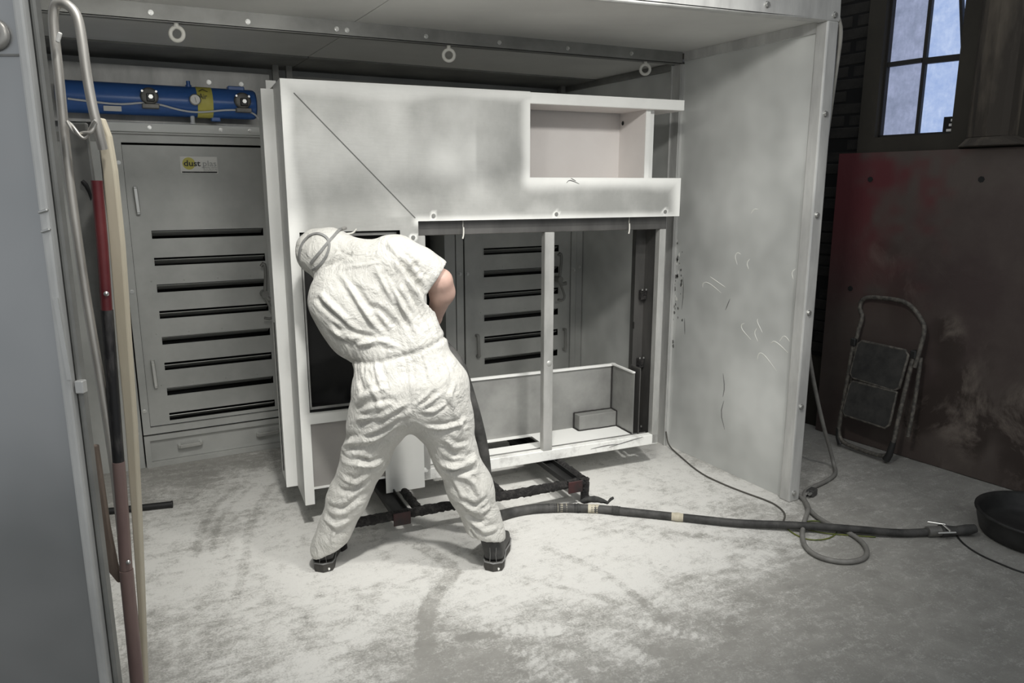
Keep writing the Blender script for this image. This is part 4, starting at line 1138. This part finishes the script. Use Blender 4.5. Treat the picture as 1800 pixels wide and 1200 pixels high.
CREASES = [
    (0.007, 0.012, [(-0.236, -0.011, 1.317), (-0.175, -0.065, 1.247), (-0.139, -0.077, 1.187), (-0.103, -0.076, 1.135), (-0.055, -0.073, 1.063)]),
    (-0.012, 0.014, [(-0.006, -0.001, 1.438), (0.034, -0.052, 1.339), (0.082, -0.036, 1.268), (0.116, -0.017, 1.208)]),
    (0.008, 0.014, [(-0.082, -0.053, 1.34), (-0.018, -0.071, 1.234), (0.062, -0.059, 1.114), (0.09, -0.077, 1.055)]),
    (-0.006, 0.014, [(-0.014, -0.071, 1.216), (0.026, -0.064, 1.149), (0.067, -0.065, 1.092)]),
    (0.007, 0.012, [(0.048, -0.052, 1.292), (0.095, -0.035, 1.181), (0.126, -0.044, 1.088)]),
    (-0.007, 0.014, [(-0.11, -0.075, 1.196), (-0.052, -0.072, 1.159), (0.006, -0.067, 1.092)]),
    (0.006, 0.012, [(0.011, -0.066, 1.267), (0.069, -0.051, 1.156), (0.107, -0.06, 1.079)]),
    (-0.008, 0.014, [(-0.325, -0.037, 1.211), (-0.277, -0.068, 1.177), (-0.228, -0.08, 1.14), (-0.179, -0.079, 1.083)]),
    (0.008, 0.014, [(-0.305, -0.044, 1.23), (-0.241, -0.078, 1.169), (-0.174, -0.082, 1.099)]),
    (0.009, 0.014, [(-0.279, -0.057, 1.095), (-0.211, -0.072, 1.063), (-0.146, -0.076, 1.036), (-0.069, -0.076, 1.045)]),
    (-0.009, 0.012, [(-0.183, -0.073, 1.04), (-0.116, -0.077, 1.046), (-0.055, -0.074, 1.059)]),
    (0.007, 0.012, [(-0.137, -0.076, 1.031), (-0.08, -0.075, 1.054), (0.007, -0.087, 1.018)]),
    (-0.006, 0.012, [(-0.217, -0.077, 1.099), (-0.151, -0.078, 1.069), (-0.084, -0.074, 1.063)]),
    (0.003, 0.008, [(-0.247, -0.0, 1.32), (-0.136, -0.039, 1.34), (-0.038, -0.059, 1.358)]),
    (-0.007, 0.01, [(-0.294, 0.035, 1.321), (-0.252, 0.03, 1.354), (-0.219, 0.033, 1.392)]),
    (0.006, 0.01, [(-0.28, 0.039, 1.339), (-0.234, 0.034, 1.383)]),
    (-0.006, 0.01, [(-0.254, 0.014, 1.33), (-0.21, 0.009, 1.367), (-0.176, 0.0, 1.381)]),
    (0.007, 0.012, [(-0.033, -0.017, 1.426), (0.034, -0.048, 1.357)]),
    (-0.005, 0.012, [(0.013, -0.052, 1.368), (0.038, -0.052, 1.328)]),
    (0.004, 0.012, [(0.071, -0.041, 1.277), (0.093, -0.029, 1.289), (0.11, -0.022, 1.298)]),
    (-0.004, 0.012, [(0.055, -0.046, 1.31), (0.072, -0.033, 1.335), (0.106, -0.015, 1.347)]),
    (0.007, 0.01, [(0.037, -0.026, 1.397), (0.076, -0.022, 1.363), (0.102, -0.022, 1.329)]),
    (0.003, 0.01, [(0.088, -0.033, 1.254), (0.13, -0.01, 1.214)]),
    (0.004, 0.006, [(0.036, -0.092, 0.993), (0.052, -0.107, 0.932), (0.065, -0.144, 0.872), (0.073, -0.161, 0.789)]),
    (0.009, 0.014, [(0.06, -0.16, 0.779), (-0.048, -0.134, 0.707), (-0.169, -0.097, 0.649)]),
    (0.009, 0.013, [(0.052, -0.159, 0.816), (-0.057, -0.154, 0.756), (-0.173, -0.099, 0.724)]),
    (-0.011, 0.013, [(0.041, -0.158, 0.771), (-0.065, -0.123, 0.679), (-0.14, -0.108, 0.643)]),
    (-0.009, 0.013, [(0.003, -0.159, 0.83), (-0.095, -0.152, 0.814), (-0.172, -0.095, 0.766)]),
    (0.008, 0.013, [(-0.011, -0.146, 0.873), (-0.102, -0.143, 0.848), (-0.16, -0.109, 0.815)]),
    (-0.006, 0.013, [(0.011, -0.16, 0.795), (-0.096, -0.141, 0.742), (-0.172, -0.1, 0.688)]),
    (0.006, 0.009, [(0.078, -0.162, 0.796), (0.119, -0.161, 0.837), (0.139, -0.149, 0.869)]),
    (0.006, 0.009, [(0.085, -0.162, 0.786), (0.139, -0.163, 0.817), (0.181, -0.147, 0.847)]),
    (0.006, 0.009, [(0.091, -0.162, 0.777), (0.154, -0.158, 0.778), (0.206, -0.139, 0.81)]),
    (-0.005, 0.009, [(0.085, -0.162, 0.791), (0.135, -0.161, 0.83), (0.163, -0.148, 0.861)]),
    (0.009, 0.011, [(0.107, -0.137, 0.708), (0.19, -0.125, 0.697), (0.245, -0.098, 0.705), (0.275, -0.066, 0.721)]),
    (0.012, 0.016, [(-0.255, -0.01, 0.566), (-0.205, -0.065, 0.616), (-0.109, -0.114, 0.648), (-0.051, -0.121, 0.679), (-0.005, -0.134, 0.714)]),
    (-0.01, 0.015, [(-0.255, -0.025, 0.544), (-0.162, -0.087, 0.547), (-0.12, -0.079, 0.529)]),
    (0.01, 0.014, [(-0.177, -0.084, 0.532), (-0.116, -0.075, 0.518), (-0.079, -0.055, 0.528)]),
    (0.008, 0.013, [(-0.255, -0.044, 0.453), (-0.185, -0.064, 0.439), (-0.136, -0.068, 0.473)]),
    (-0.008, 0.013, [(-0.269, -0.044, 0.4), (-0.212, -0.058, 0.401), (-0.159, -0.055, 0.43)]),
    (-0.009, 0.014, [(-0.326, -0.023, 0.319), (-0.251, -0.057, 0.319), (-0.183, -0.044, 0.367)]),
    (0.009, 0.014, [(-0.343, -0.015, 0.266), (-0.288, -0.042, 0.232), (-0.228, -0.034, 0.259)]),
    (0.006, 0.009, [(-0.296, -0.042, 0.216), (-0.314, -0.038, 0.151)]),
    (0.006, 0.01, [(-0.145, -0.093, 0.594), (-0.187, -0.076, 0.489), (-0.209, -0.062, 0.433)]),
    (0.012, 0.014, [(0.155, -0.061, 0.523), (0.22, -0.078, 0.514), (0.298, -0.042, 0.53), (0.306, -0.022, 0.553)]),
    (-0.011, 0.013, [(0.188, -0.07, 0.499), (0.258, -0.067, 0.485), (0.315, -0.024, 0.496)]),
    (0.009, 0.012, [(0.258, -0.065, 0.472), (0.304, -0.052, 0.426), (0.327, -0.051, 0.362)]),
    (-0.009, 0.012, [(0.237, -0.058, 0.373), (0.303, -0.056, 0.334), (0.358, -0.028, 0.36)]),
    (0.01, 0.012, [(0.256, -0.055, 0.333), (0.324, -0.041, 0.296), (0.367, -0.013, 0.314)]),
    (-0.009, 0.012, [(0.261, -0.036, 0.289), (0.309, -0.04, 0.252), (0.359, -0.03, 0.26)]),
    (0.01, 0.012, [(0.285, -0.035, 0.26), (0.338, -0.04, 0.21), (0.4, -0.011, 0.209)]),
    (-0.007, 0.01, [(0.276, -0.019, 0.205), (0.308, -0.027, 0.164)]),
    (0.006, 0.012, [(0.206, -0.132, 0.85), (0.239, -0.107, 0.762), (0.253, -0.088, 0.66)]),
    (0.006, 0.01, [(0.231, -0.097, 0.883), (0.211, -0.135, 0.823), (0.23, -0.111, 0.721)]),
    (0.007, 0.012, [(0.183, -0.112, 0.649), (0.226, -0.087, 0.604), (0.282, -0.048, 0.602)]),
    (-0.007, 0.012, [(0.169, -0.096, 0.607), (0.225, -0.083, 0.565), (0.289, -0.046, 0.564)]),
    (0.007, 0.012, [(0.21, -0.062, 0.458), (0.24, -0.06, 0.407), (0.256, -0.061, 0.356)]),
    (0.006, 0.01, [(-0.188, -0.055, 1.266), (-0.124, -0.08, 1.167), (-0.079, -0.072, 1.086)]),
    (-0.006, 0.01, [(-0.157, -0.061, 1.266), (-0.091, -0.078, 1.167), (-0.028, -0.072, 1.063)]),
    (0.005, 0.009, [(-0.043, -0.066, 1.312), (0.021, -0.067, 1.199), (0.056, -0.063, 1.103)]),
    (-0.005, 0.009, [(-0.058, -0.063, 1.323), (0.003, -0.069, 1.2), (0.04, -0.068, 1.085)]),
    (0.005, 0.008, [(0.096, -0.032, 1.217), (0.132, -0.012, 1.121), (0.156, -0.037, 1.061)]),
    (-0.005, 0.008, [(0.081, -0.044, 1.219), (0.112, -0.03, 1.134), (0.139, -0.048, 1.07)]),
    (0.006, 0.009, [(-0.238, -0.077, 1.133), (-0.191, -0.078, 1.083), (-0.13, -0.077, 1.046)]),
    (-0.006, 0.008, [(-0.256, -0.071, 1.118), (-0.213, -0.073, 1.068), (-0.159, -0.072, 1.026)]),
    (0.005, 0.009, [(-0.097, -0.085, 0.969), (-0.07, -0.12, 0.912), (-0.051, -0.155, 0.852)]),
    (-0.005, 0.008, [(-0.066, -0.092, 0.97), (-0.04, -0.125, 0.909), (-0.024, -0.155, 0.852)]),
    (0.005, 0.008, [(0.102, -0.088, 1.009), (0.124, -0.103, 0.942), (0.138, -0.14, 0.889)]),
    (-0.005, 0.008, [(0.13, -0.076, 1.022), (0.155, -0.09, 0.951), (0.171, -0.127, 0.895)]),
    (0.005, 0.008, [(0.158, -0.056, 1.025), (0.19, -0.074, 0.947), (0.21, -0.111, 0.891)]),
    (0.006, 0.012, [(-0.132, -0.09, 0.916), (-0.079, -0.15, 0.85), (-0.061, -0.16, 0.783)]),
    (-0.006, 0.012, [(-0.152, -0.087, 0.892), (-0.127, -0.13, 0.845)]),
]

def crease_displace(V, N):
    disp = np.zeros(len(V))
    for amp, wd, pts in CREASES:
        amp, wd = amp * 1.35, wd * .85
        p = np.array(pts)
        best = np.full(len(V), 9.0); tt = np.zeros(len(V))
        L = len(p) - 1
        for i in range(L):
            a, v = p[i], p[i + 1] - p[i]
            t = np.clip(((V - a) @ v) / (v @ v + 1e-9), 0, 1)
            e = np.linalg.norm(V - a - t[:, None] * v, axis=1)
            up = e < best
            best[up] = e[up]; tt[up] = (i + t[up]) / L
        fade = np.clip(np.minimum(tt, 1 - tt) / .22, 0, 1) ** .7
        x = best / wd
        disp += amp * fade * (np.exp(-x * x) - .45 * np.exp(-(x - 1.9) ** 2 * 1.2))
    return disp
def vert_normals(V, Fq):
    n = np.cross(V[Fq[:, 2]] - V[Fq[:, 0]], V[Fq[:, 3]] - V[Fq[:, 1]])
    N = np.zeros_like(V)
    for k in range(4): np.add.at(N, Fq[:, k], n)
    return N / (np.linalg.norm(N, axis=1, keepdims=True) + 1e-12)
def smooth_v(V, Fq, it, lam=.5):
    for _ in range(it):
        A, c = np.zeros_like(V), np.zeros(len(V))
        for k in range(4):
            a, b_ = Fq[:, k], Fq[:, (k + 1) % 4]
            np.add.at(A, a, V[b_]); np.add.at(A, b_, V[a])
            np.add.at(c, a, 1); np.add.at(c, b_, 1)
        V = V + lam * (A / c[:, None] - V)
    return V
def grown(name, V, Fq, mat, parent):
    me = bpy.data.meshes.new(name)
    me.from_pydata(V.tolist(), [], Fq.tolist())
    me.polygons.foreach_set('use_smooth', [True] * len(Fq))
    me.materials.append(mat)
    return link(bpy.data.objects.new(name, me), parent)

man = thing('person', 'person in white hooded coverall and black boots bending left into the white cabinet', 'person', (1.017, 2.845, 0), -.49571)
V, Fq = surface_nets(suit_sdf, (-.56, -.22, .05), (.46, .52, 1.52), .0075)
V = smooth_v(V, Fq, 2)
N = vert_normals(V, Fq)
disp = crease_displace(V, N)
# gathered elastic waist
wa, wb_ = np.array((-.19, 0, .948)), np.array((.20, 0, 1.048))
wd_ = (wb_ - wa) / np.linalg.norm(wb_ - wa)
tw_ = (V - wa) @ wd_
up_ = np.array((-wd_[2], 0, wd_[0]))
hh = (V - wa) @ up_ + .020 * (1 - ((tw_ - .2) / .2) ** 2) 
torso = (tw_ > -.03) & (tw_ < .43) & (np.abs(V[:, 1]) < .3)
ang = tw_ * 1.0
gather = np.sin(tw_ * 330 + 2.0 * np.sin(tw_ * 41)) * .6 + np.sin(tw_ * 190 + 1.3) * .4
disp += np.where(torso, -.010 * np.exp(-(hh / .012) ** 2) + .0045 * gather * np.exp(-(np.abs(hh) / .055) ** 1.3) * (np.abs(hh) > .004), 0)
# cloth wobble
P3 = V
wob_ = (np.sin(P3[:, 0] * 31 + 3 * np.sin(P3[:, 2] * 17)) * np.sin(P3[:, 2] * 27 + 2 * np.sin(P3[:, 0] * 19 + P3[:, 1] * 11))) * .0022
V = V + N * (disp + wob_)[:, None]
m, nt, b = nmat('white_coverall_fabric')
n1 = noise_fac(nt, 5, 5, .6, (1, 1, 1), .3, .7)
nt.links.new(mixc(nt, n1, (.52, .51, .475), (.61, .60, .565)), b.inputs['Base Color'])
b.inputs['Roughness'].default_value = .85
b.inputs['Sheen Weight'].default_value = .15
fold = noise_fac(nt, 9, 6, .55, (1, 1, 1), .3, .7, dist=1.2)
fine = noise_fac(nt, 34, 5, .6, (1, 1, .7), .3, .7, dist=1.5)
h_ = math_n(nt, 'MULTIPLY_ADD', fine, .35); nt.links.new(fold, h_.node.inputs[2])
bump(nt, b, h_, .6, .014)
M['suit'] = m
suit = grown('coverall', V, Fq, m, man)

# body under the suit: head with face, arms, hands with five fingers, legs to the ankles
fA = np.cross(FACE, (0, 0, 1)); fA /= np.linalg.norm(fA); fU = np.cross(fA, FACE)
hc = np.array(HEAD_B) + np.array((.02, -.005, 0))
def fpt(f, a, u): return tuple(hc + FACE * f + fA * a + fU * u)
BODY = [
    ((-.05, .01, .85), (.125, .01, .85), .10, .10, .8), ((-.03, .03, .97), (.06, .03, 1.0), .09, .09, .8), ((-.15, .06, 1.13), (-.01, .06, 1.19), .11, .10, .75, .08), ((-.21, .075, 1.21), (-.04, .07, 1.31), .08, .08, 1, .06),
    ((-.30, .17, 1.35), (-.17, .09, 1.32), .055, .06, 1, .04),
    (fpt(-.02, 0, -.006), fpt(.015, 0, -.012), .070, .068, 1, .03), (fpt(.03, 0, -.06), fpt(.05, 0, -.075), .042, .03, 1, .04),
    (fpt(.088, 0, .01), fpt(.104, 0, -.022), .008, .013, 1, .012), (fpt(.088, 0, -.052), fpt(.088, 0, -.056), .022, .02, 1, .015),
    (fpt(.06, .033, .03), fpt(.06, .033, .03), .022, .022, 1, .02), (fpt(.06, -.033, .03), fpt(.06, -.033, .03), .022, .022, 1, .02),
    (fpt(.0, .066, 0), fpt(-.002, .066, -.03), .012, .009, 1, .012), (fpt(.0, -.066, 0), fpt(-.002, -.066, -.03), .012, .009, 1, .012),
    (SHR, ELR, .062, .046, 1, .04), ((.163, .086, 1.262), (.166, .12, 1.21), .047, .049, 1, .03), ((.166, .12, 1.21), WRR, .049, .030, 1, .03),
    (SHL, ELL, .060, .044, 1, .04), (ELL, WRL, .042, .028, 1, .03),
    ((-.055, .01, .82), (-.155, .02, .53), .09, .06, 1, .05), ((-.155, .02, .53), (-.335, .04, .16), .056, .038, 1, .04),
    ((.13, .01, .82), (.214, .02, .54), .09, .06, 1, .05), ((.214, .02, .54), (.345, .05, .19), .056, .038, 1, .04),
]
GUN = np.array((.02, .345, 1.045)); GD = np.array((-.80, .55, .22)); GD = GD / np.linalg.norm(GD)   # hose nozzle axis
def hand(wr, grip, side):
    wr, grip = np.array(wr), np.array(grip)
    ax = GD; rr = .030
    to = wr - grip; to = to - ax * (to @ ax); to /= np.linalg.norm(to)
    ot = np.cross(ax, to) * side
    palm = grip + to * (rr + .014)
    out = [(tuple(wr), tuple(palm + ot * -.005), .028, .024, 1, .02), (tuple(palm + ax * .026), tuple(palm - ax * .026), .021, .020, 1, .015)]
    for i, (o, ln) in enumerate(((.030, .95), (.010, 1.0), (-.011, .96), (-.031, .8))):
        pr_ = None
        for j in range(5):
            t = (j / 4) * 3.5 * ln
            p = grip + ax * o + (to * math.cos(t) + ot * math.sin(t)) * (rr + .009)
            if pr_ is not None: out.append((tuple(pr_), tuple(p), .0095 - .0006 * j, .0092 - .0006 * j, 1, .004))
            pr_ = p
    tp = [palm + ax * .03 - ot * .012, grip + ax * .052 + (to * .6 - ot * .8) * (rr + .010), grip + ax * .060 + (to * -.3 - ot * .95) * (rr + .009)]
    out += [(tuple(tp[0]), tuple(tp[1]), .013, .011, 1, .008), (tuple(tp[1]), tuple(tp[2]), .011, .009, 1, .004)]
    return out
BODY += hand(WRR, GUN, 1) + hand(WRL, GUN + GD * .16, -1)
V, Fq = surface_nets(lambda P: union(P, BODY, .03), (-.50, -.12, .04), (.44, .52, 1.50), .0065)
V = smooth_v(V, Fq, 1)
body = grown('body', V, Fq, M['skin'], man)
# eyes, respirator
for s in (.033, -.033):
    MB().lathe([(0, .012), (.007, .010), (.011, .004), (.012, 0)], 12, M=Vector(tuple(FACE)).to_track_quat('Z', 'Y').to_matrix().to_4x4(), loc=fpt(.076, s, .022)).build('eye', M['white_plastic'], man)
fm = Vector(tuple(FACE)).to_track_quat('Z', 'Y').to_matrix().to_4x4()
MB().lathe([(.046, 0), (.05, .018), (.042, .045), (.026, .062), (0, .064)], 20, M=fm, loc=fpt(.062, 0, -.045)).build('respirator', M['dusty_rubber'], man)
# respirator straps round the outside of the hood
def on_hood(p, off=.004):
    p = np.array(p, np.float32)
    for _ in range(14):
        d = float(suit_sdf(p[None])[0]) - off
        g = np.array([float(suit_sdf((p + e)[None])[0]) - float(suit_sdf((p - e)[None])[0]) for e in np.eye(3, dtype=np.float32) * .003])
        p = p - d * g / (np.linalg.norm(g) + 1e-9)
    return Vector(tuple(float(c) for c in p))
def strap(pts, w, nm, mat):
    q = [on_hood(p) for p in pts]
    for _ in range(2):
        r = [q[0]]
        for a, b_ in zip(q, q[1:]): r += [a * .75 + b_ * .25, a * .25 + b_ * .75]
        q = [on_hood(p) for p in r + [q[-1]]]
    c = Vector(tuple(np.array(HEAD_A) * .5 + np.array(HEAD_B) * .5))
    vs, fs = [], []
    for i, p in enumerate(q):
        d = (q[min(i + 1, len(q) - 1)] - q[max(i - 1, 0)]).normalized()
        n = (p - c).normalized()
        s = d.cross(n).normalized()
        vs += [p - s * w / 2 - n * .003, p + s * w / 2 - n * .003, p + s * w / 2 + n * .0022, p - s * w / 2 + n * .0022]
    for i in range(len(q) - 1):
        for k in range(4): fs.append((i * 4 + k, i * 4 + (k + 1) % 4, i * 4 + 4 + (k + 1) % 4, i * 4 + 4 + k))
    n = len(vs); fs += [(3, 2, 1, 0), (n - 4, n - 3, n - 2, n - 1)]
    return MB().add(vs, fs).build(nm, mat, man)
STRAP1 = [(-0.258, 0.183, 1.468), (-0.263, 0.098, 1.449), (-0.285, 0.067, 1.422), (-0.312, 0.054, 1.39), (-0.339, 0.058, 1.362), (-0.363, 0.071, 1.336)]
STRAP2 = [(-0.425, 0.128, 1.342), (-0.417, 0.116, 1.38), (-0.398, 0.118, 1.422), (-0.371, 0.117, 1.446), (-0.339, 0.104, 1.454), (-0.308, 0.088, 1.448), (-0.286, 0.073, 1.43), (-0.279, 0.055, 1.404), (-0.29, 0.048, 1.37), (-0.311, 0.052, 1.342), (-0.336, 0.062, 1.32), (-0.36, 0.08, 1.309)]
strap(STRAP1, .011, 'respirator_strap', M['strap'])
strap(STRAP2, .010, 'respirator_strap', M['strap'])
bk = MB().bar(STRAP1[0], Vector(STRAP1[0]) + Vector((.02, .01, .006)), .016, .012).build('strap_buckle', M['cast_grey'], man, bevel=.003)
MB().tube([Vector(STRAP1[0]) + Vector((.015, .02, -.02)), Vector(STRAP1[0]) + Vector((.045, .02, -.018)), Vector(STRAP1[0]) + Vector((.06, .015, .0))], [.004, .004, .003], 7, smooth_path=2).build('tie_cord', M['ivory'], man)

# boots
def boot(loc, rz, nm, lean=0.0, top=.15):
    r = thing(nm, None, None, (0, 0, 0)); r.parent = man
    r.location, r.rotation_euler = loc, (0, 0, rz)
    def outline(s):
        h_ = [(-.036, .0), (-.030, -.022), (0, -.034), (.030, -.022), (.036, 0), (.034, .08), (.046, .15), (.045, .2), (.028, .245), (0, .258), (-.028, .245), (-.045, .2), (-.046, .15), (-.034, .08)]
        return [(x * s, y * (1 if y > 0 else s)) for x, y in h_]
    def loft(rings):
        mb = MB(); vs, fs = [], []
        n = len(rings[0][0])
        for o, z in rings: vs += [(x, y, z) for x, y in o]
        for i in range(len(rings) - 1):
            for k in range(n): fs.append((i * n + k, i * n + (k + 1) % n, (i + 1) * n + (k + 1) % n, (i + 1) * n + k))
        fs += [tuple(range(n - 1, -1, -1)), tuple(range(n * (len(rings) - 1), n * len(rings)))]
        return mb.add(vs, fs, True)
    so = loft([(outline(1.18), .0), (outline(1.26), .004), (outline(1.22), .030), (outline(1.30), .034), (outline(1.30), .039), (outline(1.1), .040)]).build('sole', M['sole'], r, bevel=.002)
    def foot(z, s, toe):
        return [(x * s + lean * max(0, z - .07), min(y, toe) if y > toe else y) for x, y in outline(1.0)], z
    rings = [foot(.036, 1.16, .25), foot(.06, 1.26, .245), foot(.085, 1.26, .20), foot(.10, 1.26, .14), foot(.125, 1.22, .10), foot(top, 1.2, .085)]
    up = loft(rings).build('upper', M['boot'], r)
    up.modifiers.new('sub', 'SUBSURF').levels = 1; up.modifiers['sub'].render_levels = 2
    MB().tube([(x * 1.27, y * (1 if y > 0 else 1.27), .041) for x, y in outline(1.0)], .0035, 6, closed=True).build('welt', M['strap'], r)
    for s in (-1, 1):
        MB().tube([(.015 * s, -.0415, .045), (.012 * s, -.0425, .08), (.014 * s, -.041, .115)], .0011, 5).build('seam', M['strap'], r)
    MB().cyl((.022, -.030, .012), (.022, -.0345, .012), .006, 10).build('heel_tag', M['white_plastic'], r)
    return r
boot((-.366, .030, 0), .13, 'boot', .5, .14)
boot((.380, .035, 0), -.08, 'boot', -.30, .19)
# blasting nozzle in the hands
nz_ = MB().tube([GUN - GD * .10, GUN, GUN + GD * .16, GUN + GD * .24], [.031, .031, .030, .026], 14).cyl(GUN + GD * .24, GUN + GD * .34, .020, 14, .014).build('blast_nozzle', M['dusty_rubber'])
nz_.location, nz_.rotation_euler = man.location, man.rotation_euler
tag(nz_, 'black blast nozzle gripped by the person in white coverall, hidden behind the torso', 'nozzle')
